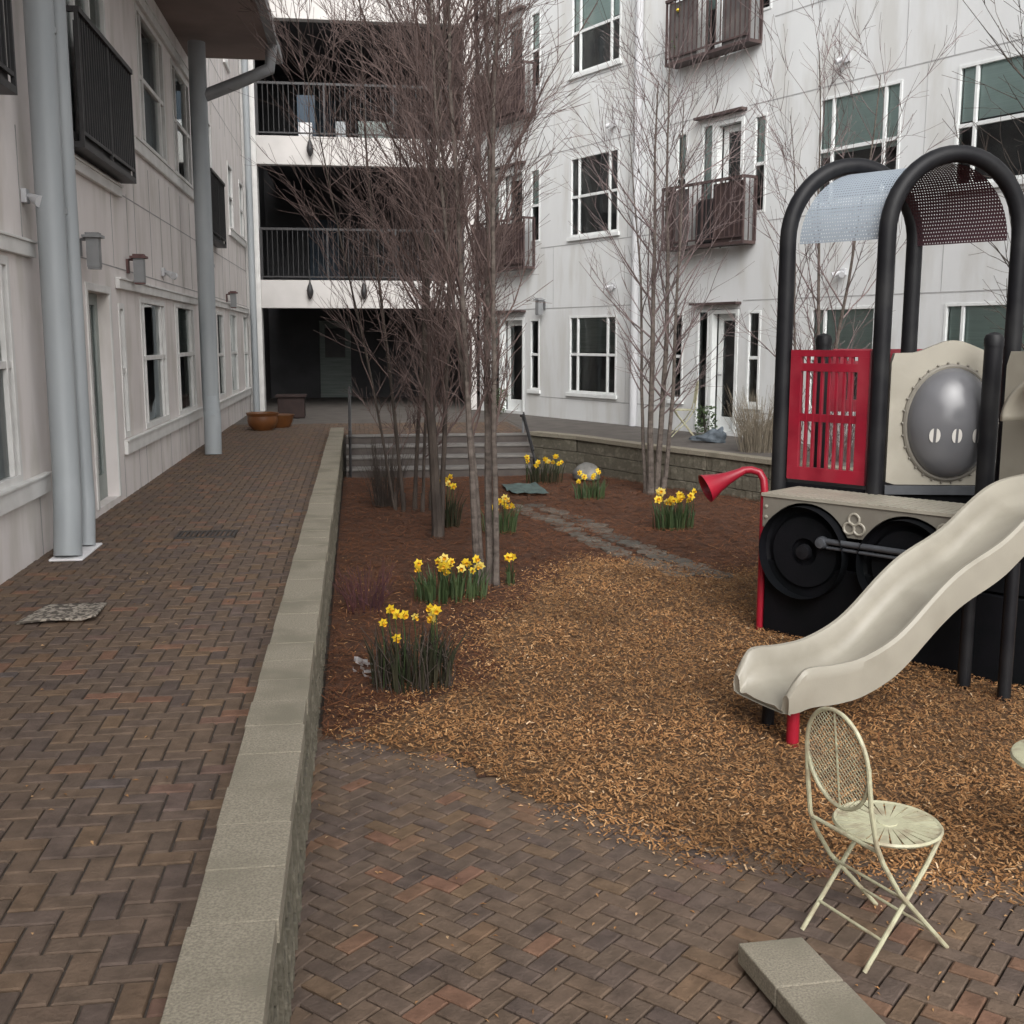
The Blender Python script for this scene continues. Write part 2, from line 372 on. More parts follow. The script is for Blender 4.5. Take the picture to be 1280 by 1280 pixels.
def herringbone(mb, region, z, bw=.1, origin=(0,0), rot=0., gap=.004, x0=0,x1=1,y0=0,y1=1, h=.06, seed=1):
    rr = random.Random(seed)
    ca, sa = math.cos(rot), math.sin(rot)
    n = int(max(x1-x0, y1-y0)/bw*1.5)+6
    cx, cy = (x0+x1)/2, (y0+y1)/2
    for i in range(-n//2-2, n//2+2):
        for j in range(-n//2-2, n//2+2):
            k = (i-j) % 4
            if k == 0: a, b, c, d = i, i+2, j, j+1
            elif k == 2: a, b, c, d = i, i+1, j-1, j+1
            else: continue
            def W(u, v): u *= bw; v *= bw; return (cx+u*ca-v*sa, cy+u*sa+v*ca)
            m_ = W((a+b)/2, (c+d)/2)
            if not (x0-.12 < m_[0] < x1+.12 and y0-.12 < m_[1] < y1+.12): continue
            gg = gap/bw/1.0
            cor = [W(a+gg, c+gg), W(b-gg, c+gg), W(b-gg, d-gg), W(a+gg, d-gg)]
            cor = [(min(max(px,x0),x1), min(max(py,y0),y1)) for px, py in cor]
            if abs(cor[0][0]-cor[2][0]) < .012 or abs(cor[0][1]-cor[2][1]) < .012: continue
            if region and not region(m_): continue
            t = rr.random(); dz = rr.uniform(-.0015, .0015); tx, ty = rr.uniform(-.01,.01), rr.uniform(-.01,.01)
            top = []; low = []
            for px, py in cor:
                qx, qy = lerp(px, m_[0], .0), lerp(py, m_[1], .0)
                zz = z+dz+(px-m_[0])*tx+(py-m_[1])*ty
                low.append(mb.pt((px, py, zz-.005)))
                vx, vy = m_[0]-px, m_[1]-py; l = math.hypot(vx, vy) or 1
                top.append(mb.pt((px+vx/l*.008, py+vy/l*.008, zz)))
            bot = [mb.pt((px, py, z-h)) for px, py in cor]
            mb.face(top, t)
            for q in range(4):
                r_ = (q+1) % 4
                mb.face((low[q], low[r_], top[r_], top[q]), t)
                mb.face((bot[q], bot[r_], low[r_], low[q]), t)

# raised walkway between the left building and the retaining wall
mb = MB(); herringbone(mb, None, 0., bw=.08, x0=-2.36, x1=-.475, y0=-1., y1=19.0, seed=3)
herringbone(mb, None, 0., bw=.08, x0=-2.36, x1=2.9, y0=19.004, y1=21.5, seed=4)
struct(mb.build('walkway', M['brick'], tint=True, fix=False))
mb = MB(); mb.box(-2.5, -.47, -2, 19.0, -.9, -.012); struct(mb.build('walkway_bed', M['joint_sand']))
# plaza at the far end (in front of and inside the breezeway)
mb = MB(); mb.box(-2.36, 3.2, 19.01, 33., -.9, -.012); struct(mb.build('plaza', M['plaza']))
# terrace along the right building, above the curved retaining wall
RW = [(2.98,19.02),(3.16,18.75),(3.61,18.05),(4.27,16.5),(4.93,15.2),(5.44,14.1),(6.0,12.9),(6.7,11.4),(7.5,9.8),(8.3,8.2)]
mb = MB(); mb.prism([(3.0,19.2)]+[(x+.12,y+.05) for x,y in RW[1:]]+[(12.5,8.2),TR(12,-.25,0)[:2],TR(-3.4,-.25,0)[:2],(2.98,24.6)], -.9, -.008)
struct(mb.build('terrace', M['plaza']))

# lower court: pavers, wood chips, pine straw, flagstones
mb = MB(); mb.box(-.30, 9., -1.5, 19.0, -.9, -.635); struct(mb.build('court_base', M['joint_sand']))
def edge_y(x):  # near edge of the chip bed
    pts = [(-.3,5.95),(.0,5.85),(.44,5.6),(.84,4.95),(1.33,4.36),(1.80,4.16),(2.6,3.82),(3.6,3.6),(5,3.5),(9,3.4)]
    for (a,b),(c,d) in zip(pts, pts[1:]):
        if a <= x <= c: return lerp(b, d, (x-a)/(c-a))
    return 3.5
mb = MB(); herringbone(mb, lambda p: p[1] < edge_y(p[0])+.25, Z_LOW, bw=.08, x0=-.265, x1=6., y0=.2, y1=6.4, rot=PI/4, seed=9)
struct(mb.build('patio', M['brick'], tint=True, fix=False))

def sheet(name, m, inside_f, zf, x0, x1, y0, y1, st):
    mb = MB(); nx, ny = int((x1-x0)/st), int((y1-y0)/st); idx = {}
    def vid(i, j):
        if (i,j) not in idx:
            x, y = x0+i*st, y0+j*st; idx[(i,j)] = mb.pt((x, y, zf(x,y)))
        return idx[(i,j)]
    for i in range(nx):
        for j in range(ny):
            if inside_f(x0+(i+.5)*st, y0+(j+.5)*st): mb.face((vid(i,j),vid(i+1,j),vid(i+1,j+1),vid(i,j+1)))
    return mb.build(name, m, fix=False, smooth=True)
from mathutils import noise as mn
def nz(x, y, s=1.): return mn.noise(Vector((x*s, y*s, 3.7)))
def right_limit(y):   # face of the right retaining wall
    for (a,b),(c,d) in zip(RW, RW[1:]):
        if d <= y <= b: return lerp(a, c, (b-y)/(b-d))
    return 9. if y < 9 else 2.95
def in_bed(x, y): return x > -.24 and y > edge_y(x) and y < 17.7 and x < right_limit(y)+.12
# boundary between golden chips (near, right) and red-brown straw (left, far)
CHIP = [(.05,5.2),(.0,6.15),(.42,6.6),(.9,7.3),(1.0,8.3),(1.6,9.6),(2.15,10.9),(2.6,10.6),(3.1,9.9),(3.4,9.9),(4.4,10.4),(6.5,10.2),(9,10),(9,3.2),(2,3.6),(.8,4.4)]
def chipness(x, y):
    jx, jy = x + .28*nz(x,y,1.7), y + .35*nz(x+9,y,1.5)
    return inside((jx, jy), CHIP)
def bedz(x, y): return Z_LOW - .012 + .028*nz(x,y,.9) + .012*nz(x,y,4.) + min(.02, max(0,(y-edge_y(x)))*.05)
struct(sheet('mulch_bed', M['soil'], in_bed, bedz, -.24, 9., 3.2, 17.8, .1))
struct(sheet('wood_chip_bed', M['chipbase'], lambda x,y: in_bed(x,y) and chipness(x,y) and chipness(x-.1,y) and chipness(x,y-.12) and chipness(x,y+.12), lambda x,y: bedz(x,y)+.006, -.24, 9., 3.2, 11.6, .05))

def scatter(name, m, n, test, size, x0, x1, y0, y1, near=None, flat=.5, curl=True, seed=5, dz=0.):
    rr = random.Random(seed); mb = MB(); k = 0; tries = 0
    while k < n and tries < n*6:
        tries += 1
        x = rr.uniform(x0,x1); y = y0 + (y1-y0)*(rr.random()**(near or 1))
        if not test(x,y): continue
        k += 1
        l, w = size(rr); a = rr.uniform(0, 2*PI); p = rr.uniform(-flat, flat); q = rr.uniform(-flat, flat)
        d = Vector((math.cos(a)*math.cos(p), math.sin(a)*math.cos(p), math.sin(p)))*l/2
        e = Vector((-math.sin(a)*math.cos(q), math.cos(a)*math.cos(q), math.sin(q)))*w/2
        c = Vector((x, y, bedz(x,y)+.012+dz+rr.uniform(0,.014)))
        t = min(1, max(0, rr.gauss(.5,.19)))
        mb.face([mb.pt(v) for v in (c-d-e, c+d-e*.7, c+d+e, c-d+e*.8)], t)
    return mb.build(name, m, tint=True, fix=False)
vis = lambda x, y: x < .72*y + .35
struct(scatter('wood_chips', M['chips'], 110000, lambda x,y: vis(x,y) and (in_bed(x,y) or (x>-.2 and y>edge_y(x)-.12 and R.random()<.3)) and (chipness(x+R.gauss(0,.16),y+R.gauss(0,.2)) or R.random()<.05), lambda r: (r.uniform(.010,.032) if r.random() < .94 else r.uniform(.03,.06), r.uniform(.004,.010)), -.23, 7., 3.4, 11., near=1.5, seed=6, dz=.008), 'stuff')
struct(scatter('pine_straw', M['straw'], 42000, lambda x,y: vis(x,y) and in_bed(x,y) and (not chipness(x+R.gauss(0,.14),y+R.gauss(0,.18)) or R.random()<.10), lambda r: (r.uniform(.04,.13), r.uniform(.003,.008)), -.23, 7., 5.5, 17.6, near=1.2, flat=.3, seed=8, dz=.004), 'stuff')
# stray chips and leaf bits on the pavers
mb = MB(); rr = random.Random(31)
for k in range(700):
    u = rr.random()
    if u < .5:
        x = rr.uniform(-.2,3.6); y = edge_y(x) - abs(rr.gauss(0,.16)); z = Z_LOW+.004
    elif u < .9: x = rr.uniform(-.23,3.); y = rr.uniform(1.5,6.); z = Z_LOW+.004
    else: x = rr.uniform(-2.3,-.5); y = rr.uniform(2,10); z = .004
    if y > edge_y(x) and z < -.1: continue
    a = rr.uniform(0,6.3); l = rr.uniform(.006,.018); w = rr.uniform(.003,.006)
    mb.poly([(x-l*math.cos(a),y-l*math.sin(a),z),(x+w*math.sin(a),y-w*math.cos(a),z+.006),(x+l*math.cos(a),y+l*math.sin(a),z+.002),(x-w*math.sin(a),y+w*math.cos(a),z+.004)], rr.uniform(.3,1))
struct(mb.build('stray_chips', M['chips'], tint=True, fix=False), 'stuff')

# flagstone path curving through the bed
pc = [(2.15,14.2),(2.45,13.2),(2.6,12.2),(2.75,11.3),(2.95,10.5),(3.15,9.8)]
mb = MB(); rr = random.Random(12)
for i in range(17):
    t = i/16*(len(pc)-1); a = int(min(t, len(pc)-2)); f = t-a
    for side in (-1, 1):
        x = lerp(pc[a][0], pc[a+1][0], f)+side*.17+rr.uniform(-.04,.04); y = lerp(pc[a][1], pc[a+1][1], f)+rr.uniform(-.05,.05)
        n = rr.randint(6,8); rx, ry = rr.uniform(.13,.21), rr.uniform(.12,.19)
        z = bedz(x,y)
        pts = [(x+rx*math.cos(2*PI*k/n+side)*rr.uniform(.8,1.1), y+ry*math.sin(2*PI*k/n+side)*rr.uniform(.8,1.1)) for k in range(n)]
        mb.prism(pts, z-.03, z+.020+rr.uniform(-.004,.006), rr.random())
struct(mb.build('flagstone_path', M['flag'], tint=True, bevel=.008))

# ================================================================== WALLS
def blocks(mb, pts, z0, z1, rows, face_n, blen=.42, th=.2, seed=2, jit=.018):
    """courses of split-face blocks along a polyline, face towards face_n side"""
    rr = random.Random(seed)
    for r_ in range(rows):
        za, zb = lerp(z0,z1,r_/rows), lerp(z0,z1,(r_+1)/rows)
        for (ax,ay),(bx,by) in zip(pts, pts[1:]):
            L = math.hypot(bx-ax, by-ay); dx, dy = (bx-ax)/L, (by-ay)/L; nx, ny = dy*face_n, -dx*face_n
            s = -blen*.5*(r_%2)
            while s < L:
                e = min(s+blen, L); s_ = max(s, 0)
                if e-s_ > .05:
                    m_ = 3; o = rr.uniform(-jit, jit)
                    for q in range(m_):      # rough face in facets
                        a_, b_ = lerp(s_,e,q/m_), lerp(s_,e,(q+1)/m_)
                        if q == 0: a_ += .004
                        if q == m_-1: b_ -= .004
                        p_ = o + rr.uniform(-jit, jit)
                        mb.prism([(ax+dx*a_-nx*th, ay+dy*a_-ny*th),(ax+dx*b_-nx*th, ay+dy*b_-ny*th),(ax+dx*b_+nx*(p_-.01), ay+dy*b_+ny*(p_-.01)),(ax+dx*a_+nx*p_, ay+dy*a_+ny*p_)], za+.004, zb-.004)
                s += blen
rwl = thing('retaining_wall', 'long straight block retaining wall with pale flat cap stones beside the brick walkway', 'wall', (-.35, 10, -.6))
mb = MB(); blocks(mb, [(-.262,.6),(-.262,19.0)], -.66, .03, 4, 1, blen=.3, th=.17, jit=.004)
mb.build('block_course', M['block'], rwl, bevel=.006)
mb = MB(); y = .65; rr = random.Random(4)
while y < 19.0:
    dz = rr.uniform(-.003,.003); dx = rr.uniform(-.004,.004)
    mb.box(-.462+dx, -.236+dx, y+.002, y+.298, .03, .10+dz); y += .3
mb.build('cap_stones', M['cap'], rwl, bevel=.0025)

rwr = thing('retaining_wall', 'curved low block retaining wall with pale cap below the right-hand white building', 'wall', (4.27,16.5,-.6))
mb = MB(); blocks(mb, RW, -.66, -.06, 3, 1, blen=.4, th=.22, seed=6, jit=.006)
mb.build('block_course', M['block'], rwr, bevel=.006)
mb = MB()
for (ax,ay),(bx,by) in zip(RW, RW[1:]):
    L = math.hypot(bx-ax,by-ay); dx, dy = (bx-ax)/L, (by-ay)/L; nx, ny = dy, -dx
    n = max(1, round(L/.4))
    for k in range(n):
        a_, b_ = L*k/n+.003, L*(k+1)/n-.003
        mb.prism([(ax+dx*a_-nx*.2, ay+dy*a_-ny*.2),(ax+dx*b_-nx*.2, ay+dy*b_-ny*.2),(ax+dx*b_+nx*.025, ay+dy*b_+ny*.025),(ax+dx*a_+nx*.025, ay+dy*a_+ny*.025)], -.058, .012)
mb.build('cap_stones', M['cap'], rwr, bevel=.006)

# low curb in the near right corner
cu = thing('low_curb', 'short low curb of pale cap stones on the brick patio near the chair', 'curb', (1.4,3.2,-.6))
cA = [(1.286,3.464),(1.521,3.474)]; cB = (.12,-.99)
mb = MB()
for k in range(8):
    a_, b_ = k*.29+.003, (k+1)*.29-.003
    p0 = (1.286+cB[0]*.95*a_, 3.464+cB[1]*a_*.98); p1 = (1.286+cB[0]*.95*b_, 3.464+cB[1]*b_*.98)
    mb.prism([p0, p1, (p1[0]+.24, p1[1]+.01), (p0[0]+.24, p0[1]+.01)], -.575, -.5)
mb.build('cap_stones', M['cap'], cu, bevel=.006)
mb = MB(); blocks(mb, [(1.30,3.445),(1.55,1.2)], -.66, -.577, 1, 1, blen=.3, th=.01, jit=.006); 
mb = MB(); mb.prism([(1.31,3.44),(1.51,3.44),(1.79,1.2),(1.58,1.2)], -.7, -.577); mb.build('footing', M['block'], cu)

# garden steps
st = thing('garden_steps', 'wide flight of four low steps with pale edges at the far end of the garden', 'steps', (1.3,18.3,-.6))
for k in range(4):
    y0 = 17.75 + k*.36; z1 = -.45 + k*.15
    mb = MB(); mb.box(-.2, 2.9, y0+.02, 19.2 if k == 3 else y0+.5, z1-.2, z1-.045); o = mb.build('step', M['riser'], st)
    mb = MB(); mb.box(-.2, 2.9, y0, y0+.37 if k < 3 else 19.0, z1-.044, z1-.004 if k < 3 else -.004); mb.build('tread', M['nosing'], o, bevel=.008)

def handrail(label, x, hl=.88):
    r = thing('handrail', label, 'handrail', (x,18.4,-.6), group='handrails at the garden steps')
    mb = MB(); mb.tube([(x,18.96,-.02),(x,18.96,hl)], .022, 8); mb.build('post', M['pipe_dark'], r)
    mb = MB(); mb.tube([(x,17.75,-.62),(x,17.75,hl-.62)], .022, 8); mb.build('post', M['rail'], r)
    mb = MB(); mb.tube([(x,19.2,hl-.03),(x,18.96,hl),(x,17.75,hl-.60),(x,17.6,hl-.64),(x,17.58,hl-.73)], .022, 8); mb.build('rail', M['rail'], r, smooth=True)
    mb = MB(); mb.tube([(x,18.9,.35),(x,17.78,-.2)], .014, 6); mb.build('lower_rail', M['rail'], r)
handrail('dark metal handrail at the left end of the steps beside the straight wall', -.13, .80)
handrail('dark metal handrail at the right end of the steps behind the daffodils', 2.84, .30)

# ================================================================== LEFT BUILDING
lb = thing('apartment_building', 'pinkish white panelled apartment building on the left with grey downspouts and overhanging roof', 'building', (-2.36,14,0))
op1 = [(6.0,8.16,.60,2.16),(9.72,10.13,.60,1.98),(10.42,11.30,.06,2.03),(11.70,11.98,.60,1.96),(12.85,14.45,.60,2.06),(15.25,16.95,.58,2.08),(19.7,20.7,.58,2.08),(21.7,22.9,.55,2.12),(24.25,25.1,.5,2.12)]
op2 = [(6.4,7.95,3.3,5.3),(10.15,11.8,3.3,5.3),(13.45,15.2,3.79,5.30),(15.85,17.45,3.79,5.28),(18.6,19.9,3.3,5.2),(22.3,23.1,3.70,4.95),(24.4,25.15,3.72,4.9)]
op3 = [(22.3,23.1,6.8,8.1)]
wall_grid(TL, -9, 25.29, -.05, 5.72, op1+op2).build('wall', M['wall_left'], lb, fix=False)
wall_grid(TL, 17.62, 25.29, 5.721, 9.5, op3).build('upper_wall', M['wall_left'], lb, fix=False)
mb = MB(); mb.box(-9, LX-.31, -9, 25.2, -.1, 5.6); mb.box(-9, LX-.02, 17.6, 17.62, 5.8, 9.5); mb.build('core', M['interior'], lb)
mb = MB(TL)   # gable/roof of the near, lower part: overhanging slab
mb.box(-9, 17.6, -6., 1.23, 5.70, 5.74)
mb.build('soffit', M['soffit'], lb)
mb = MB(TL); mb.box(-9, 17.62, -6., 1.22, 5.742, 5.95); mb.build('roof', M['trim_left'], lb)
mb = MB(TL); mb.box(-9, 17.66, 1.235, 1.36, 5.66, 5.80); mb.build('gutter', M['pipe_dark'], lb, bevel=.01)
L_win = [(0,(.07,.93),.53,0),(1,(.5,),.5,0),(3,(),.5,0),(4,(.14,.84),.54,.0),(5,(.14,.84),.54,.45),(6,(),.5,0),(7,(),.5,0),(8,(),.5,0)]
for i, li, bar, bl in L_win:
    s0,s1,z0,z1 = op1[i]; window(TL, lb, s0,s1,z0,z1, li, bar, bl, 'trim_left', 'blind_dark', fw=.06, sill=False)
door(TL, lb, *op1[2], m='doorpaint', trim='trim_left', rec=-.11)
for i,(li,bl) in {0:((.5,),.3),1:((.25,.6),.4),2:((.16,.82),.0),3:((.2,.8),.0),4:((.5,),0),5:((),0),6:((),0)}.items():
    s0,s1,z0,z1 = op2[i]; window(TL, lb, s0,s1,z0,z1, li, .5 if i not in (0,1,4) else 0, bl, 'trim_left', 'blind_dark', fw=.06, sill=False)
s0,s1,z0,z1 = op3[0]; window(TL, lb, s0,s1,z0,z1, (.3,.7), .5, 0, 'trim_left', fw=.06)
# belt trims under and above the window groups
for a,b,z,h in ((5.5,8.72,.46,.13),(11.62,17.3,.44,.13),(19.2,25.2,.40,.13),(5.5,8.72,2.19,.10),(11.62,17.3,2.10,.09),(19.2,25.2,2.15,.09),(12.85,17.62,3.63,.13),(22.1,25.2,3.56,.12),(12.85,17.62,5.32,.11),(9.9,12.0,3.02,.09)):
    mb = MB(TL); mb.box(a, b, .004, .045, z, z+h); mb.box(a, b, .004, .06, z+h, z+h+.02)
    mb.build('belt_trim', M['trim_left'], lb, bevel=.004)
mb = MB(TL)   # vertical and horizontal joints between the panels
for s in (5.3,8.55,9.55,11.62,12.4,12.82,13.75,14.48,15.22,16.1,16.97,17.9,18.6,19.4,20.9,22.0,23.4,24.2):
    mb.box(s-.006, s+.006, .001, .0035, .0, .43)
    mb.box(s-.006, s+.006, .001, .0035, 2.32, 3.1 if s < 12.82 else 3.54)
for s in (17.9,18.7,20.0,21.3,22.1,23.4,24.3): mb.box(s-.006, s+.006, .001, .0035, 5.35, 9.4)
for z in (2.30, 3.06, 5.6, 6.3, 8.9): mb.box(9.4 if z < 5 else 17.7, 25.2, .001, .0035, z, z+.012)
mb.build('panel_joints', M['joint'], lb)
balcony(TL, lb, 6.5, 8.05, 3.20, 4.30, .17, 'rail', 'rail', .09)
balcony(TL, lb, 9.9, 12.1, 3.17, 4.28, .17, 'rail', 'rail', .09)
balcony(TL, lb, 18.3, 20.15, 3.16, 4.24, .17, 'rail', 'rail', .09)

def downspout(path, r, root, m='pipe', joints=(), sides=4):
    mb = MB(); mb.tube(path, r, 20); 
    for z in joints: mb.tube([(path[-1][0],path[-1][1]-.0,z),(path[-1][0],path[-1][1],z+.04)], r*1.045, 20)
    o = mb.build('downspout', M[m], root, smooth=True)
    return o
downspout([(-2.14,8.38,.02),(-2.14,8.45,.35),(-2.17,8.6,.6),(-2.17,8.65,6.0)], .10, lb, joints=(2.5,3.75))
downspout([(-2.10,8.80,.02),(-2.10,8.87,.35),(-2.13,8.98,.6),(-2.13,9.0,6.0)], .062, lb, 'pipe', joints=(2.9,4.3))
mb = MB(); mb.box(-2.25,-2.01,8.26,8.92,.0,.018); mb.build('pipe_footing', M['white'], lb, bevel=.01)
downspout([(-2.02,15.9,.0),(-2.02,15.95,.5),(-2.07,16.25,.8),(-2.07,16.3,5.6)], .118, lb, 'pipe', joints=(2.6,))
mb = MB(); mb.tube([(-2.0,16.3,4.90),(-1.55,16.45,5.12),(-1.12,16.55,5.34),(-1.08,16.55,5.66)], .085, 14); mb.build('gutter_outlet_pipe', M['pipe_dark'], lb, smooth=True)
mb = MB(); mb.tube([(-2.2,24.95,.0),(-2.2,24.95,9.4)], .07, 12); mb.build('downspout', M['pipe'], lb, smooth=True)

def lantern(T, s, z, label, size=1., m='rail', group='wall lanterns on the left building'):
    p = T(s, 0, z); o = thing('wall_lantern', label, 'wall lamp', p, group=group)
    k = size
    mb = MB(T); mb.box(s-.05*k, s+.05*k, .002, .03*k, z-.06*k, z+.12*k); mb.box(s-.015*k, s+.015*k, .03*k, .14*k, z+.10*k, z+.13*k); mb.build('bracket', M[m], o)
    mb = MB(T); mb.box(s-.10*k, s+.10*k, .06*k, .26*k, z+.131*k, z+.16*k); mb.box(s-.07*k, s+.07*k, .09*k, .23*k, z+.161*k, z+.185*k)
    mb.box(s-.06*k, s+.06*k, .10*k, .22*k, z-.20*k, z-.18*k); mb.build('cap', M[m], o)
    mb = MB(T); mb.box(s-.065*k, s+.065*k, .095*k, .225*k, z-.178*k, z+.129*k); mb.build('lamp_glass', M['pipe_dark'], o)
lantern(TL, 10.2, 2.36, 'grey box lantern on the left wall just beyond the big downspouts', .8, 'pipe_dark')
lantern(TL, 12.25, 2.33, 'brown box lantern on the left wall above the gap beside the paired windows', .8, 'terracotta')
lantern(TL, 21.3, 2.33, 'small brown box lantern far along the left wall near the breezeway', .8, 'terracotta')

def spot(T, s, z, label, group=None, m='pipe_light'):
    p = T(s,0,z); o = thing('security_light', label, 'wall light', p, group=group)
    mb = MB(T); mb.box(s-.05,s+.05,.002,.04,z-.05,z+.05); mb.build('mounting_plate', M[m], o, bevel=.005)
    for d in (-1,1):
        a, b = Vector(T(s,.05,z)), Vector(T(s+d*.09,.15,z-.05)); mb = MB(); mb.tube([Vector(T(s,.02,z)), a, lerp(a,b,.5), b], [.014,.02,.035,.045], 10); mb.build('lamp_head', M[m], o, smooth=True)
spot(TL, 8.62+.0, 2.62, 'white twin-headed security light on the left wall in front of the big downspout')
spot(TL, 14.4, 2.42, 'small white twin light on the left wall above the second ground floor window')

# ================================================================== BACK BUILDING (open breezeway floors)
bb = thing('breezeway_building', 'end building with three dark open gallery floors between white horizontal bands', 'building', (0.3,25.3,0))
for z0, z1 in ((2.28,2.89),(5.35,5.95),(8.36,9.9)):
    mb = MB(TB); mb.box(-2.05, 2.7, -.25, 0., z0, z1); mb.build('band', M['wall_back'], bb, bevel=.01)
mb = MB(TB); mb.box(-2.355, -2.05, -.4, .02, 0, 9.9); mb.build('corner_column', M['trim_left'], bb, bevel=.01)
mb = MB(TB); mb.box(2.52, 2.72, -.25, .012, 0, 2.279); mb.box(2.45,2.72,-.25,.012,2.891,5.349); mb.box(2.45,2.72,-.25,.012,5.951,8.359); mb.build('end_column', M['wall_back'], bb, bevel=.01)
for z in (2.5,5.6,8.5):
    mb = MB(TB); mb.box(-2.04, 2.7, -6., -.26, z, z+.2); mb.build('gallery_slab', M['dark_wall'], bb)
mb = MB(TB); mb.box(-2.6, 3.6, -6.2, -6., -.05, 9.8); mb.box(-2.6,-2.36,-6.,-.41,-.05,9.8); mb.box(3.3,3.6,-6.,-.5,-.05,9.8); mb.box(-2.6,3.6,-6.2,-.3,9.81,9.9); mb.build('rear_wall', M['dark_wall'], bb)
for z in (2.89,5.95):
    mb = MB(TB); mb.box(-2.04, 2.44, -.10, -.06, z+1.08, z+1.13); mb.box(-2.04, 2.44, -.10, -.06, z+.06, z+.09)
    k = -2.0
    while k < 2.42: mb.box(k, k+.012, -.087, -.073, z+.09, z+1.08); k += .11
    for k in (-2.04,-.6,.9,2.40): mb.box(k, k+.04, -.11, -.05, z, z+1.08)
    mb.build('railing', M['rail'], bb)
def panelbox(name, m, s0,s1,n0,n1,z0,z1, root=bb):
    mb = MB(TB); mb.box(s0,s1,n0,n1,z0,z1); return mb.build(name, M[m], root, bevel=.01)
d_ = panelbox('door', 'blind_dark', -1.0,-.15,-5.99,-5.93,0,2.1); panelbox('door_window', 'interior', -.85,-.3,-5.925,-5.92,1.1,1.9, d_)
for z in (2.7,5.8):
    d_ = panelbox('door', 'blueitem', -1.2,-.4,-5.99,-5.93,z,z+2.1); d2 = panelbox('door', 'interior', .3,1.2,-5.99,-5.93,z,z+2.1)
# things standing on the galleries
tag(panelbox('storage_box','white',-1.16,-.86,-.75,-.45,5.952,6.32,None), 'small white box on the floor of the topmost gallery', 'box')
tag(panelbox('storage_box','pipe',-.35,-.12,-.75,-.45,5.952,6.36,None), 'narrow pale grey box on the topmost gallery right of the white box', 'box')
tag(panelbox('storage_bench','blind_dark',.15,.95,-.9,-.45,5.952,6.38,None), 'long grey-green bench box on the topmost gallery behind the branches', 'bench')
tag(panelbox('storage_box','blueitem',-1.2,-.8,-1.3,-.95,5.952,7.0,None), 'tall dark blue cabinet behind the white box on the topmost gallery', 'cabinet')
def ornament(x, z, top, label):
    o = thing('hanging_ornament', label, 'ornament', (x,25.2,z), group='dark drop-shaped ornaments hanging from the galleries')
    mb = MB(); mb.lathe([(.0,.0),(.035,.03),(.07,.12),(.075,.19),(.05,.29),(.02,.36),(.0,.40)], (x,25.18,z), seg=12); mb.build('drop', M['rail'], o, smooth=True)
    mb = MB(); mb.tube([(x,25.18,z+.38),(x,25.18,top)], .012, 6); mb.tube([(x,25.18,top),(x,25.4,top)], .012, 6); mb.build('cord', M['rail'], o)
ornament(-.90, 5.50, 7.0, 'dark drop ornament on a long cord in front of the upper white band')
ornament(-.98, 2.47, 3.1, 'dark drop ornament in front of the lower white band, left of the other')
ornament(.20, 2.47, 3.1, 'dark drop ornament in front of the lower white band, nearest the bare trees')

# ================================================================== RIGHT BUILDING
rb = thing('apartment_building', 'tall white panelled apartment building on the right with bronze balconies and green blinds', 'building', TR(4,0,0))
F = 3.05
opR = []
for f in range(3):
    z = f*F
    opR.append((.02,1.57,.54+z,2.06+z,'A',f)); opR.append((6.36,7.85,.54+z,2.08+z,'C',f)); opR.append((8.72,10.9,.54+z,2.08+z,'D',f)); opR.append((12.3,14.0,.54+z,2.08+z,'E',f)); opR.append((16.3,18.0,.54+z,2.08+z,'E',f))
    opR.append((-1.40,-1.04,.54+z,2.02+z,'n',f)); opR.append((-2.95,-1.62,.05+z,2.08+z,'d0',f))
    opR.append((3.16,3.46,.54+z,2.06+z,'n',f)); opR.append((3.78,4.82,.05+z,2.10+z,'d1',f)); opR.append((5.02,5.32,.54+z,2.06+z,'n',f))
wall_grid(TR, -3.47, 30., -.9, 9.9, [o[:4] for o in opR]).build('wall', M['wall_right'], rb, fix=False)
mb = MB(TR); mb.box(-3.3, 30, -8, -.33, -.1, 9.8); mb.box(-3.47, 30, -8, .05, 9.81, 10.0); mb.build('core', M['interior'], rb)
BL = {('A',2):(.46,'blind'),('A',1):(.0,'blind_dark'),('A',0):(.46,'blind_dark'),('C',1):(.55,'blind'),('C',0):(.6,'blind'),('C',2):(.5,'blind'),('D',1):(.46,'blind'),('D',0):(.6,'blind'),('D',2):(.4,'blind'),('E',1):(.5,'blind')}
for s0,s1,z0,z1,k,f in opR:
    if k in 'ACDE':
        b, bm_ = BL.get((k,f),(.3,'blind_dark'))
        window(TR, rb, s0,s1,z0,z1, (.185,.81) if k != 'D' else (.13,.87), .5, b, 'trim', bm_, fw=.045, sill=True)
    elif k == 'n': window(TR, rb, s0,s1,z0,z1, (), .5, .5 if f else 0, 'trim', 'blind', fw=.045, sill=(f==0))
    elif k == 'd1':
        o = door(TR, rb, s0+.42, s1-.08, z0, z1-.08, m='trim', rec=-.13)
        window(TR, rb, s0+.02, s0+.33, z0, z1, (), 0, .0 if f == 0 else .6, 'trim', 'blind', fw=.045, sill=False)
    else:
        o = door(TR, rb, s0+.45, s1-.08, z0, z1-.08, m='trim', rec=-.13)
        window(TR, rb, s0+.02, s0+.36, z0, z1, (), 0, .4, 'trim', 'blind', fw=.045, sill=False)
mb = MB(TR)
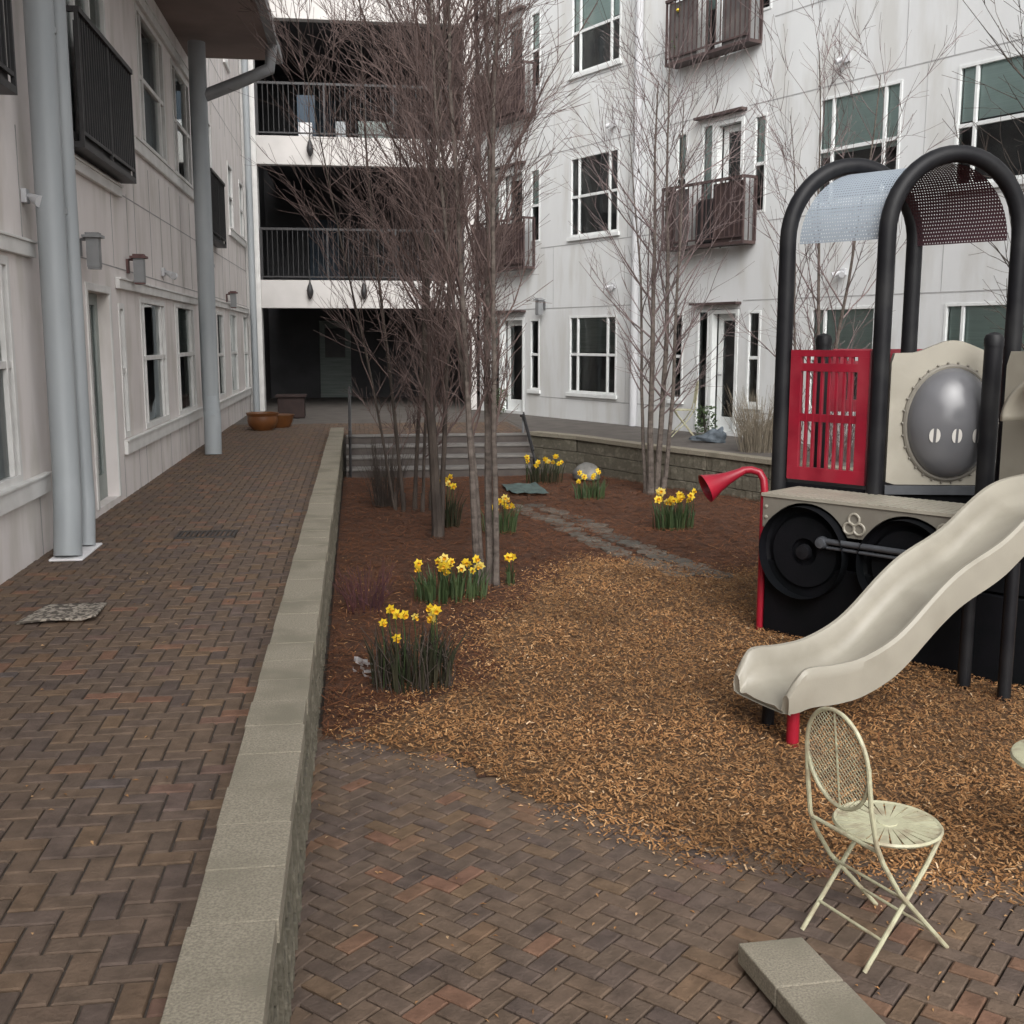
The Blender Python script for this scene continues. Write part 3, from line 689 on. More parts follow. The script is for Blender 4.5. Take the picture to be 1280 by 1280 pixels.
for f in range(3):
    for z, segs in ((.40+f*F, ((-1.0,3.1),(5.4,8.0),(8.6,16.))), (2.22+f*F, ((-3.4,2.03),(2.38,3.7),(4.9,16.)))):
        for a,b in segs: mb.box(a, b, .001, .004, z, z+.016)
    for s in (-.55,2.75,6.30,7.88,8.65,11.0,12.2):
        mb.box(s-.005, s+.005, .001, .0035, 2.24+f*F, (3.44 if f < 2 else 3.3)+f*F)
    for s in (1.85,5.75,8.25,11.5): mb.box(s-.004, s+.004, .001, .0035, .42+f*F, 2.2+f*F)
mb.build('panel_joints', M['joint_right'], rb)
for f in range(3):
    for a,b in ((3.72,4.86),(-3.0,-1.56)): mb = MB(TR); mb.box(a, b, .003, .13, 2.17+f*F, 2.21+f*F); mb.build('door_hood', M['rail_brown'], rb)
for f in (1,2):
    o = balcony(TR, rb, 3.16, 5.15, .06+f*F, 1.12+f*F, .30, 'rail_brown', None, .11)
    for a, b, mm in (((3.2,3.42,'rail_brown'),(4.4,5.1,'rail_brown'),(3.43,3.8,'mesh_panel')) if f == 1 else ((3.2,3.9,'mesh_panel'),(4.5,5.1,'mesh_panel'))):
        mb = MB(TR); mb.box(a, b, .25, .258, .12+f*F, 1.05+f*F); mb.build('screen_panel', M[mm], o)
    balcony(TR, rb, -3.3, -1.2, .0+f*F, 1.05+f*F, .30, 'rail_brown', 'rail_brown', .11)
p_ = TR(2.2,.09,0); mb = MB(); mb.tube([(p_[0],p_[1],0),(p_[0],p_[1],9.7)], .075, 14)
for z in (3.0,6.0,8.9): mb.tube([(p_[0],p_[1],z),(p_[0],p_[1],z+.05)], .085, 14)
mb.build('downspout', M['pipe_light'], rb, smooth=True)
spot(TR, 1.42, 5.54, 'small dark-tipped light on the right building above the second floor window beside the grey pipe', 'small lights on the right building')
spot(TR, 1.47, 2.60, 'small white light on the right building above the ground floor window left of the pipe', 'small lights on the right building')
spot(TR, 6.86, 5.60, 'small light high on the right building above the window left of the play tower roof', 'small lights on the right building')
spot(TR, 6.97, 2.58, 'small white light on the right building seen just left of the play tower arch', 'small lights on the right building')
lantern(TR, -.85, 2.27, 'grey box lantern on the right building between the door and the ground floor window', .9, 'pipe_dark', None)

# things on the second and third floor balconies of the right building
def pot_plant(name, label, T, s, n, z, h=.5):
    o = thing(name, label, 'potted plant', T(s,n,z)); rr = random.Random(int(s*100))
    c = Vector(T(s,n,z)); mb = MB(); mb.lathe([(0,0),(.07,0),(.10,.16),(.11,.17),(.09,.17),(.0,.15)], c, seg=12); mb.build('pot', M['terracotta'], o, smooth=True)
    mb = MB()
    for k in range(60):
        a = rr.uniform(0,6.3); r = rr.uniform(.02,.17); z_ = rr.uniform(.15,h); l = rr.uniform(.04,.09)
        p = c+Vector((r*math.cos(a), r*math.sin(a), z_)); d = Vector((rr.uniform(-1,1),rr.uniform(-1,1),rr.uniform(-.2,1))).normalized()*l; e = d.orthogonal().normalized()*l*.3
        mb.poly([p, p+d*.5+e, p+d, p+d*.5-e])
    mb.build('foliage', M['leaf'], o, fix=False)
    return o
o = pot_plant('potted_plant','potted green plant with yellow flowers on the topmost balcony of the right building', TR, 3.4, .15, 6.17, .95)
c = Vector(TR(3.4,.15,7.1)); mb = MB()
for k in range(7):
    q = c+Vector((R.uniform(-.12,.12),R.uniform(-.12,.12),R.uniform(-.2,.1))); mb.lathe([(0,.0),(.04,.02),(.03,.05),(0,.06)], q, seg=7)
mb.build('flowers', M['petal'], o)
# hanging wicker ball / planter basket on second floor balcony
mb = MB(TR); mb.box(3.9,4.6,.05,.2,3.17,3.9); tag(mb.build('storage_chest', M['rail'], bevel=.03), 'black chest on the second floor balcony of the right building above the bare tree', 'chest')

# ================================================================== TREES
def tree(name, label, base, stems, H, spread, n_br, seed, bark, twig, r0=.05, h0=.9, tw=6, sub=2, ang=(22,42), group=None, twr=.0032, blen=1.):
    rr = random.Random(seed); base = Vector(base)
    root = thing(name, label, 'tree', base, group=group)
    tm = MB(); cm = MB()
    up = Vector((0,0,1))
    def grow(p, d, L, r, n, wob, lift, sides, mb):
        pts = [p.copy()]; rad = [r]; dirs = [d.copy()]
        for i in range(n):
            d = (d + Vector((rr.gauss(0,wob), rr.gauss(0,wob), rr.gauss(0,wob))) + up*lift).normalized()
            p = p + d*(L/n); pts.append(p.copy()); rad.append(max(r*(1-(i+1)/n*.82), twr*.7)); dirs.append(d.copy())
        mb.tube(pts, rad, sides, caps=False)
        return pts, dirs, rad
    for (dx, dy, lx, ly, hh, rs) in stems:
        p = base + Vector((dx,dy,-.05)); d = Vector((lx,ly,1)).normalized()
        nseg = 18; h = H*hh
        pts, dirs, rad = grow(p, d, h, r0*rs, nseg, .022, .015, 8, tm)
        # root flare
        tm.tube([p, p+Vector((0,0,.12)), p+Vector((0,0,.3))], [r0*rs*1.5, r0*rs*1.15, r0*rs*.9], 8, caps=False)
        for k in range(int(n_br*rs**.5)):
            t = (h0/h) + (1-h0/h)*((k+rr.random())/int(n_br*rs**.5))
            x = t*nseg; i = min(int(x), nseg-1); f = x-i
            q = pts[i].lerp(pts[i+1], f); r = lerp(rad[i], rad[i+1], f)
            a = k*2.4 + rr.uniform(-.5,.5); th = math.radians(rr.uniform(*ang))
            bd = (Vector((math.cos(a),math.sin(a),0))*math.sin(th)*spread + up*math.cos(th)).normalized()
            L = blen*(.55+1.25*math.sin(PI*min(1,max(0.,(1-t))**.75+.08))) * rr.uniform(.7,1.25)
            bp, bdirs, brad = grow(q, bd, L, min(r*.55,.017)*rr.uniform(.6,1.1), 7, .085, .055, 4, cm)
            for j in range(tw):
                u = rr.uniform(.15,1.)*5.999; i2 = int(u)
                q2 = bp[i2].lerp(bp[i2+1], u-i2); a2 = rr.uniform(0,2*PI)
                ax = bdirs[i2].orthogonal().normalized(); ax.rotate(Matrix.Rotation(a2, 3, bdirs[i2]))
                d2 = (bdirs[i2]*1. + ax*rr.uniform(.35,.75)).normalized()
                L2 = L*rr.uniform(.25,.55)
                p2, dd2, _ = grow(q2, d2, L2, twr*1.4, 4, .12, .07, 3, cm)
                for m_ in range(sub):
                    i3 = rr.choice((0,1,2)); q3 = p2[i3].lerp(p2[i3+1], rr.random()); a3 = dd2[i3].orthogonal().normalized(); a3.rotate(Matrix.Rotation(rr.uniform(0,6.3),3,dd2[i3]))
                    grow(q3, (dd2[i3]+a3*rr.uniform(.3,.7)).normalized(), L2*rr.uniform(.3,.6), twr, 2, .08, .05, 3, cm)
    tm.build('trunk', M[bark], root, smooth=True, fix=False)
    cm.build('crown', M[twig], root, fix=False)
    return root
G_T = 'bare multi-stemmed trees in the garden bed'
tree('bare_tree', 'bare grey-stemmed clump tree nearest the path, rising behind the yellow daffodils', (1.08,9.6,-.6), [(-.05,0,-.01,0,1,.9),(.06,.03,.012,.01,1,1.05),(.11,-.05,.02,-.01,.95,.8),(.0,.10,-.03,.03,.9,.7)], 6.6, 1., 34, 11, 'bark_grey', 'twig', r0=.036, h0=1.3, tw=8, sub=2, group=G_T, ang=(18,34), blen=.85)
tree('bare_tree', 'bare tree with a single thick dark trunk standing left of the nearest grey clump', (.849,12.05,-.6), [(0,0,.005,0,1,1.15),(.05,.12,.03,.03,.9,.6)], 7.2, 1.15, 56, 12, 'bark_dark', 'twig', r0=.052, h0=1.1, tw=9, sub=2, group=G_T, ang=(18,42), blen=1.2)
tree('bare_tree', 'bare thin-stemmed clump tree farthest back, in front of the garden steps', (.66,14.1,-.6), [(-.1,0,-.05,0,1,.8),(.05,.1,.01,.02,1,.9),(.14,-.06,.05,0,.95,.7),(-.2,.1,-.12,.02,.85,.6),(.25,.1,.08,.02,.9,.6)], 7.4, 1.2, 34, 13, 'bark_dark', 'twig', r0=.032, h0=.7, tw=8, sub=2, group=G_T, ang=(18,44), blen=1.25)
tree('bare_tree', 'bare pale grey clump tree standing against the curved low wall right of centre', (4.19,15.25,-.6), [(-.06,0,-.015,0,.95,1.),(.05,.03,.012,0,1,.95),(.12,-.05,.05,0,.9,.7),(-.1,.1,-.07,.02,.85,.6)], 6.0, 1.15, 26, 14, 'bark_grey', 'twig_grey', r0=.05, h0=1.1, tw=5, sub=1, group=G_T, ang=(28,48), blen=1.05)
tree('bare_tree', 'bare slender tree on the terrace seen left of and through the play tower', (5.75,13.3,-.6), [(0,0,.01,0,1,.8),(.1,.05,.04,0,.95,.8),(-.12,.1,-.07,0,.9,.6)], 5.6, 1.1, 24, 15, 'bark_grey', 'twig_grey', r0=.042, h0=.5, tw=5, sub=1, group=G_T, ang=(28,48), blen=.95)
tree('bare_tree', 'bare dark-branched tree behind the play tower reaching in at the top right corner', (7.75,11.3,-.6), [(0,0,.0,0,1,1.),(.1,.1,.09,0,.95,.7),(-.05,-.1,-.10,-.02,.9,.6)], 6.4, 1.2, 24, 16, 'bark_dark', 'bark_dark', r0=.055, h0=1.2, tw=4, sub=1, group=G_T, ang=(30,52), twr=.004, blen=1.1)

# ================================================================== DAFFODILS and low plants
def daffodil(label, x, y, w, n, h=.38, leafm='leaf', nleaf=70, seed=1, big=1., spikes=False):
    rr = random.Random(seed); z = bedz(x,y)
    o = thing('daffodil_clump', label, 'daffodils', (x,y,z), group='yellow daffodil clumps in the mulch bed')
    mb = MB()
    for k in range(nleaf):
        a = rr.uniform(0,6.3); r = rr.random()**.5*w*.5
        bx, by = x+r*math.cos(a), y+r*.7*math.sin(a); ln = h*rr.uniform(.55,1.0)
        dx, dy = math.cos(a)*rr.uniform(.0,.35)*ln+rr.gauss(0,.02), math.sin(a)*rr.uniform(0,.35)*ln+rr.gauss(0,.02)
        wd = rr.uniform(.005,.010); b_ = rr.uniform(0,3.1); ex, ey = math.cos(b_)*wd, math.sin(b_)*wd
        p0 = (bx,by,z-.02); p1 = (bx+dx*.35,by+dy*.35,z+ln*.55); p2 = (bx+dx,by+dy,z+ln*rr.uniform(.8,1))
        i = [mb.pt(q) for q in ((p0[0]-ex,p0[1]-ey,p0[2]),(p0[0]+ex,p0[1]+ey,p0[2]),(p1[0]+ex,p1[1]+ey,p1[2]),(p1[0]-ex,p1[1]-ey,p1[2]),p2)]
        mb.face((i[0],i[1],i[2],i[3])); mb.face((i[3],i[2],i[4]))
    mb.build('foliage', M[leafm], o, fix=False)
    if spikes:
        mb = MB()
        for k in range(90):
            a = rr.uniform(0,6.3); r = rr.random()**.5*w*.55; bx, by = x+r*math.cos(a), y+r*.7*math.sin(a); ln = h*rr.uniform(.3,.85)
            mb.tube([(bx,by,z-.02),(bx+rr.gauss(0,.03),by+rr.gauss(0,.03),z+ln*.6),(bx+rr.gauss(0,.06),by+rr.gauss(0,.06),z+ln)], [.004,.003,.002], 4, caps=False)
        mb.build('dry_stems', M['bark_dark'], o, fix=False)
    for k in range(n):
        a = rr.uniform(0,6.3); r = rr.random()**.5*w*.5
        fx, fy = x+r*math.cos(a), y+r*.6*math.sin(a); fz = z+h*rr.uniform(.72,1.12)
        dv = Vector((rr.uniform(-.9,.7), -1, rr.uniform(-.6,.3))).normalized()
        u = dv.orthogonal().normalized(); v = dv.cross(u); c = Vector((fx,fy,fz)); R_ = .036*big*rr.uniform(.85,1.15)
        mb = MB()
        for q in range(6):
            a_ = q*PI/3+rr.uniform(-.1,.1); e = u*math.cos(a_)+v*math.sin(a_); s_ = u*-math.sin(a_)+v*math.cos(a_)
            bk = dv*rr.uniform(-.008,.006)
            mb.poly([c+e*.004, c+e*R_*.55+s_*R_*.34+bk*.5, c+e*R_+bk, c+e*R_*.55-s_*R_*.34+bk*.5])
        fl = mb.build('flower', M['petal'] if rr.random() < .75 else M['petal_pale'], o, fix=False)
        mb = MB(); mb.lathe([(.004,0),(R_*.26,.012),(R_*.30,.026),(R_*.38,.032)], c+dv*.002, dv, seg=9); mb.build('trumpet', M['cup'], fl, fix=False)
        mb = MB(); mb.tube([(fx+rr.gauss(0,.02),fy+.02,z),(fx+.005,fy+.01,z+h*.6),tuple(c-dv*.02+Vector((0,0,-.01))),tuple(c)], .0035, 4, caps=False); mb.build('stem', M['leaf'], fl, fix=False)
daffodil('daffodil clump nearest the camera, yellow heads above dark dry stems beside the straight wall', .31,6.80,.50,10,.47,'leaf_dark',120,1,1.0,True)
daffodil('daffodil clump at the foot of the nearest bare grey tree, left of its stems', .74,9.15,.62,18,.34,'leaf',170,2,1.1)
daffodil('single daffodil standing alone to the right of the nearest grey tree stems', 1.32,9.6,.06,2,.26,'leaf',12,3,1.2)
daffodil('daffodils just right of the grey tree stems, beside the start of the stone path', 1.58,12.3,.40,9,.38,'leaf',80,4,1.2)
daffodil('tall loose daffodils between the dark trunk and the grey stems', 1.02,12.9,.30,7,.55,'leaf_dark',80,5,1.2)
daffodil('far daffodil clump in front of the right end of the steps', 2.82,16.7,.60,13,.40,'leaf_dark',110,6,1.3)
daffodil('small pale daffodil clump next to the grey boulder', 3.17,14.9,.42,8,.34,'leaf',90,7,1.2)
daffodil('full bright yellow daffodil clump below the bare tree at the curved wall', 3.63,12.35,.50,18,.40,'leaf',150,8,1.35)

def twiggy(name, label, x, y, n, h, w, m, seed, z=None, cat='shrub'):
    rr = random.Random(seed); z = bedz(x,y) if z is None else z; mb = MB()
    for k in range(n):
        a = rr.uniform(0,6.3); r = rr.random()**.6*w*.35; bx, by = x+r*math.cos(a), y+r*math.sin(a); ln = h*rr.uniform(.45,1)
        ox, oy = math.cos(a)*rr.uniform(.0,.5)*w, math.sin(a)*rr.uniform(.0,.5)*w
        mb.tube([(bx,by,z-.02),(bx+ox*.35,by+oy*.35,z+ln*.5),(bx+ox,by+oy,z+ln)], [.0045,.003,.0016], 4, caps=False)
        for q in range(2):
            t = rr.uniform(.3,.8); sx, sy, sz = bx+ox*t, by+oy*t, z+ln*t
            mb.tube([(sx,sy,sz),(sx+rr.gauss(0,.04),sy+rr.gauss(0,.04),sz+rr.uniform(.04,.12))], [.0025,.0014], 3, caps=False)
    return tag(mb.build(name, M[m], fix=False), label, cat)
twiggy('twiggy_shrub','small leafless reddish purple shrub growing close against the straight wall', .03,8.9,46,.42,.46,'redstem',3)
twiggy('twiggy_shrub','low dark leafless shrub among the tree stems in front of the steps', .35,14.6,120,.95,.5,'bark_dark',4)
twiggy('ornamental_grass','tuft of dry tan ornamental grass on the terrace left of the play tower', 5.75,15.3,190,1.0,.8,'grasstan',5,z=-.01,cat='grass')
twiggy('ornamental_grass','low tan grass tuft on the terrace beside the pale cream chair', 6.2,16.5,150,.55,.5,'grasstan',6,z=-.01,cat='grass')
twiggy('twiggy_shrub','leafless grey shrub behind the yard tree on the terrace behind the red railing', 6.4,14.0,160,1.1,.8,'twig_grey',7,z=-.01)
# greenery before the doors of the right building
def bush(label, x, y, z, r, h, seed):
    rr = random.Random(seed); o = thing('green_shrub', label, 'shrub', (x,y,z)); mb = MB()
    for k in range(260):
        a = rr.uniform(0,6.3); q = rr.random()**.5*r; zz = rr.uniform(.05,1)*h; l = rr.uniform(.03,.07)
        p = Vector((x+q*math.cos(a),y+q*math.sin(a),z+zz)); d = Vector((rr.uniform(-1,1),rr.uniform(-1,1),rr.uniform(-.3,1))).normalized()*l; e = d.orthogonal().normalized()*l*.35
        mb.poly([p, p+d*.5+e, p+d, p+d*.5-e])
    mb.build('foliage', M['leaf'], o, fix=False)
    mb = MB()
    for k in range(7): mb.tube([(x,y,z),(x+rr.uniform(-r,r)*.7,y+rr.uniform(-r,r)*.7,z+h*.8)], [.008,.003], 4)
    mb.build('stems', M['bark_dark'], o)
bush('small green shrub behind the pale cream chair at the ground floor door', *TR(4.45,.35,0)[:2], 0, .18, .5, 3)
bush('small green shrub at the ground floor door nearest the breezeway', *TR(-1.9,.5,0)[:2], 0, .2, .55, 4)

# litter, boulder, teal mat, pots
mb = MB(); rr = random.Random(9)
for k in range(6):
    x, y = -.13+rr.uniform(0,.14), 7.02+rr.uniform(-.02,.3); p = [Vector((x,y,Z_LOW+.05))]
    for q in range(5): p.append(p[-1]+Vector((rr.uniform(-.01,.05),rr.uniform(-.05,.02),rr.uniform(-.02,.025))))
    w = rr.uniform(.016,.034)
    for a_, b_ in zip(p, p[1:]): mb.poly([a_+Vector((0,0,w)), a_+Vector((0,w,-w*.3)), b_+Vector((0,w,-w*.3)), b_+Vector((0,0,w))])
tag(mb.build('plastic_litter', M['white'], fix=False), 'crumpled strips of white plastic lying on the mulch against the straight wall', 'litter')
bm = bmesh.new(); bmesh.ops.create_icosphere(bm, subdivisions=3, radius=1)
for v in bm.verts:
    k = 1+.18*mn.noise(v.co*1.3)+.07*mn.noise(v.co*4); v.co = Vector((v.co.x*.22*k, v.co.y*.17*k, max(v.co.z,-.4)*.19*k))
me = bpy.data.meshes.new('boulder'); bm.to_mesh(me); bm.free(); me.materials.append(M['stone'])
for p in me.polygons: p.use_smooth = True
o = bpy.data.objects.new('boulder', me); C.objects.link(o); o.location = (3.55,16.9,-.5); tag(o, 'rounded grey boulder between two daffodil clumps at the curved wall', 'boulder')
mb = MB(); rr = random.Random(2)
gx = [[(2.1+.09*i+.02*rr.random(), 15.2+.2*j, bedz(2.1+.09*i,15.2+.2*j)+.03+.03*rr.random()) for i in range(7)] for j in range(7)]
for j in range(6):
    for i in range(6): mb.poly([gx[j][i],gx[j][i+1],gx[j+1][i+1],gx[j+1][i]])
tag(mb.build('garden_cloth', M['teal'], fix=False), 'faded teal cloth spread on the ground at the far start of the stone path', 'cloth')
mb = MB(); mb.lathe([(0,.0),(.17,.0),(.24,.08),(.27,.17),(.26,.25),(.28,.28),(.29,.31),(.25,.31),(.23,.26),(0,.24)], (-1.68,20.1,0), seg=32)
tag(mb.build('bowl_planter', M['orange'], smooth=True), 'round orange glazed bowl planter on the walkway against the left wall', 'planter')
mb = MB(); mb.lathe([(0,.0),(.2,.0),(.26,.1),(.28,.2),(.3,.23),(.25,.23),(0,.2)], (-1.45,20.75,0), seg=32)
tag(mb.build('bowl_planter', M['orange'], smooth=True), 'flatter orange bowl planter just behind the nearer orange one', 'planter')
o = thing('planter_box', 'dark brown square planter box at the mouth of the breezeway', 'planter', (-1.35,23.3,0))
mb = MB(); mb.box(-1.62,-1.08,23.1,23.6,0,.42); mb.build('body', M['darkbrown'], o, bevel=.015)
mb = MB(); mb.box(-1.66,-1.04,23.06,23.64,.421,.47); mb.build('rim', M['darkbrown'], o, bevel=.01)

# mats on the walkway
mb = MB(); rr = random.Random(5)
P_ = lambda u, v: Vector((lerp(lerp(-1.949,-1.508,u), lerp(-1.889,-1.542,u), v), lerp(6.41,6.86,v), 0))
NX, NY = 16, 12
ids = [[None]*(NX+1) for _ in range(NY+1)]
for j in range(NY+1):
    for i in range(NX+1):
        u, v = i/NX, j/NY; p = P_(u,v); lift = .018*math.sin(PI*u)*(1-v)**2 + .035*max(0,u-.8)/.2*(1-v) + .006
        ids[j][i] = mb.pt((p.x,p.y,lift+.006))
for j in range(NY):
    for i in range(NX): mb.face((ids[j][i],ids[j][i+1],ids[j+1][i+1],ids[j+1][i]))
o = mb.build('door_mat', M['mat'], fix=False, smooth=True); sd = o.modifiers.new('Solid','SOLIDIFY'); sd.thickness = .012; sd.offset = -1
tag(o, 'small pale patterned mat with curled edge lying on the brick walkway', 'mat')
o = thing('drain_grate', 'thin dark drain grate set flat in the brick walkway beyond the mat', 'drain grate', (-1.26,9.3,0))
mb = MB(); mb.box(-1.50,-1.02,9.10,9.12,.0,.012); mb.box(-1.50,-1.02,9.40,9.42,.0,.012); mb.box(-1.50,-1.48,9.12,9.40,.0,.012); mb.box(-1.04,-1.02,9.12,9.40,.0,.012); mb.build('frame', M['iron'], o)
mb = MB()
for k in range(11): mb.box(-1.47+k*.04,-1.455+k*.04,9.121,9.399,.0,.010)
mb.build('bars', M['iron'], o)

# ================================================================== PLAY STRUCTURE
pg = thing('play_structure', 'train-shaped play tower with black arches, red railing, beige panels and beige slide', 'play structure', (4.0,7.6,-.6))
P1, P2, P3, P4, PS = map(Vector, ((3.265,8.228,0),(3.75,7.598,0),(4.316,8.283,0),(4.787,7.631,0),(4.525,7.446,0)))
DZ = .5; GZ = -.62
def arch(a, b, zs, ztop, r=.062):
    mid = (a+b)/2; u = (b-a); w = u.length/2; u.normalize()
    path = [Vector((a.x,a.y,GZ))]; path.append(Vector((a.x,a.y,zs)))
    for i in range(1,24):
        t = PI - PI*i/24
        path.append(Vector((mid.x+u.x*w*math.cos(t), mid.y+u.y*w*math.cos(t), zs+(ztop-zs)*math.sin(t))))
    path += [Vector((b.x,b.y,zs)), Vector((b.x,b.y,GZ))]
    mb = MB(); mb.tube(path, r, 16); return mb
ZS, ZT = 2.34, 2.90
arch(P1, P3, ZS, ZT).build('arch_post', M['black'], pg, smooth=True)
arch(P2, P4, ZS, ZT).build('arch_post', M['black'], pg, smooth=True)
# post clamps
def post(p, z0, z1, name='post', cap=True, r=.062):
    mb = MB(); mb.tube([(p.x,p.y,z0),(p.x,p.y,z1)], r, 16)
    if cap: mb.lathe([(r*1.06,-.05),(r*1.08,0),(r*.9,.03),(r*.4,.045),(0,.05)], (p.x,p.y,z1), seg=16)
    return mb.build(name, M['black'], pg, smooth=True)
post(Vector((4.367,7.185,0)), GZ, 1.60)
V3, V4, V5 = Vector((5.25,7.60,0)), Vector((5.15,8.5,0)), Vector((3.86,8.86,0))
post(V3, GZ, 1.62); post(V5, GZ, 1.60)
post(Vector((4.40,7.02,0)), GZ, .5, cap=False, r=.055)
# canopy barrel
mb = MB(); uv = []
nu_, nv_ = 8, 40
rows = []
for i in range(nu_+1):
    f = lerp(.06,.94,i/nu_); a, b = P1.lerp(P2,f), P3.lerp(P4,f); mid = (a+b)/2; u = (b-a); w = u.length/2-.05; u.normalize()
    row = []
    for j in range(nv_+1):
        t = PI*(1-j/nv_); 
        row.append(mb.pt((mid.x+u.x*w*math.cos(t), mid.y+u.y*w*math.cos(t), ZS-.03+(ZT-ZS-.03)*max(0,math.sin(t))))); uv.append((i/nu_, j/nv_))
    rows.append(row)
for i in range(nu_):
    for j in range(nv_): mb.face((rows[i][j],rows[i+1][j],rows[i+1][j+1],rows[i][j+1]))
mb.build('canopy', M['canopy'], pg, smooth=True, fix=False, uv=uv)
# deck
hexa = [(P1.x,P1.y),(P2.x,P2.y),(PS.x,PS.y),(V3.x,V3.y),(V4.x,V4.y),(V5.x,V5.y)]
mb = MB(); mb.prism(hexa, .40, DZ); mb.build('deck', M['blackplastic'], pg, bevel=.01)

def plane_T(o, u, z0=0.):
    """s along u (horizontal), n to the right-hand side towards the viewer, z up"""
    u = Vector(u).normalized(); n = Vector((u.y, -u.x, 0)); o = Vector(o)
    return lambda s, nn, z: o + u*s + n*nn + Vector((0,0,z0+z))
def red_panel(a, b, name='railing_panel', zb=None):
    T = plane_T(a, b-a); L = (b-a).length; s0, s1 = .075, L-.075; z0, z1 = (zb or DZ+.03), 1.52
    mb = MB(T)
    mb.box(s0, s1, -.02, .02, z1-.05, z1); mb.box(s0, s1, -.02, .02, z0, z0+.10)
    mb.box(s0, s0+.09, -.02, .02, z0+.10, z1-.05); mb.box(s1-.09, s1, -.02, .02, z0+.10, z1-.05)
    a_, b_ = s0+.09, s1-.09; n = 7; gap = .042; w = (b_-a_-gap*(n+1))/n
    for k in range(n): x = a_+gap+k*(w+gap); mb.box(x, x+w, -.015, .015, z0+.10, z1-.05)
    mb.box(a_, b_, -.018, -.016, z1-.14, z1-.10); mb.box(a_, b_, .016, .018, z1-.14, z1-.10)
    mb.box(a_, b_, .0155, .019, z1-.16, z1-.10); mb.box(a_, b_, -.0, .012, max(.98, z0+.02), max(.98, z0+.02)+.06)
    return mb.build(name, M['redplastic'], pg, bevel=.006)
red_panel(P1, P2); 
red_panel(V5, Vector((4.75,8.62,0)), zb=1.0)

# beige panel with smoky bubble
T = plane_T(P2, PS-P2); L = (PS-P2).length
def bubble_panel():
    mb = MB(T); cx, cz, ro = L*.635, 1.00, .375
    s0, s1, z0 = .07, L+.055, DZ+.05
    outer = []
    def top(s): # pointed dome between flat shoulders
        u = (s-cx)/.31
        return 1.50 if abs(u) > 1 else 1.50+.09*(.5+.5*math.cos(PI*u))
    # ring of quads between hole and outline
    n = 64; inn = []; out = []
    for k in range(n):
        t = 2*PI*k/n; c_, s_ = math.cos(t), math.sin(t)
        inn.append((cx+.315*c_, cz+ro*1.08*s_))
        # ray to outline
        r = 5.
        if c_ > 1e-6: r = min(r, (s1-cx)/c_)
        if c_ < -1e-6: r = min(r, (s0-cx)/c_)
        if s_ < -1e-6: r = min(r, (z0-cz)/s_)
        if s_ > 1e-6:
            q = 0
            while q < r and cz+q*s_ < top(cx+q*c_): q += .004
            r = min(r, q)
        out.append((cx+r*c_, cz+r*s_))
    for nn in (0,):
        A = [mb.pt((x,.03,z)) for x,z in inn]; B = [mb.pt((x,.03,z)) for x,z in out]
        A2 = [mb.pt((x,-.03,z)) for x,z in inn]; B2 = [mb.pt((x,-.03,z)) for x,z in out]
    for k in range(n):
        q = (k+1)%n
        mb.face((A[k],A[q],B[q],B[k])); mb.face((A2[k],B2[k],B2[q],A2[q])); mb.face((B[k],B[q],B2[q],B2[k])); mb.face((A[k],A2[k],A2[q],A[q]))
    o = mb.build('bubble_panel', M['beige'], pg, smooth=True)
    # rim
    mb = MB(); mb.tube([T(cx+.315*math.cos(2*PI*k/48),.035,cz+.405*math.sin(2*PI*k/48)) for k in range(48)], .022, 8, closed=True); mb.build('bubble_rim', M['greybeige'], o, smooth=True)
    # dome bulging outward
    mb = MB(T); rings = []
    for i in range(9):
        ph = PI/2*i/8; rr_ = math.cos(ph); d = .035+.20*math.sin(ph)
        rings.append([mb.pt((cx+.31*rr_*math.cos(2*PI*k/40), d, cz+.40*rr_*math.sin(2*PI*k/40))) for k in range(40)])
    for A, B in zip(rings, rings[1:]):
        for k in range(40): mb.face((A[k],A[(k+1)%40],B[(k+1)%40],B[k]))
    mb.build('bubble', M['bubble'], o, smooth=True)
    mb = MB()
    for k in range(30):
        a_ = 2*PI*k/30; c = T(cx+.338*math.cos(a_), .04, cz+.432*math.sin(a_)); mb.lathe([(0,.012),(.007,.010),(.010,0)], c, T(0,1,0)-T(0,0,0), seg=6)
    mb.build('bolts', M['greybeige'], o)
    for q in (-.155, -.01, .135):
        mb = MB(T)
        for sgn in (-1,1):
            pts = [(cx+q+sgn*.009, cz-.075-.05)] + [(cx+q+sgn*(.009+.026*math.sin(PI*i/8)), cz-.075-.05*math.cos(PI*i/8)) for i in range(1,8)] + [(cx+q+sgn*.009, cz-.075+.05)]
            mb.poly([(x,.035+.2*math.sqrt(max(0,1-((x-cx)/.31)**2-((z-cz)/.4)**2))+.006,z) for x,z in pts])
        mb.build('vent_slot', M['holewhite'], o, fix=False)
bubble_panel()
mb = MB(T); mb.box(.06, L-.06, .02, .055, DZ-.02, DZ+.045); mb.build('panel_ledge', M['rodgrey'], pg)

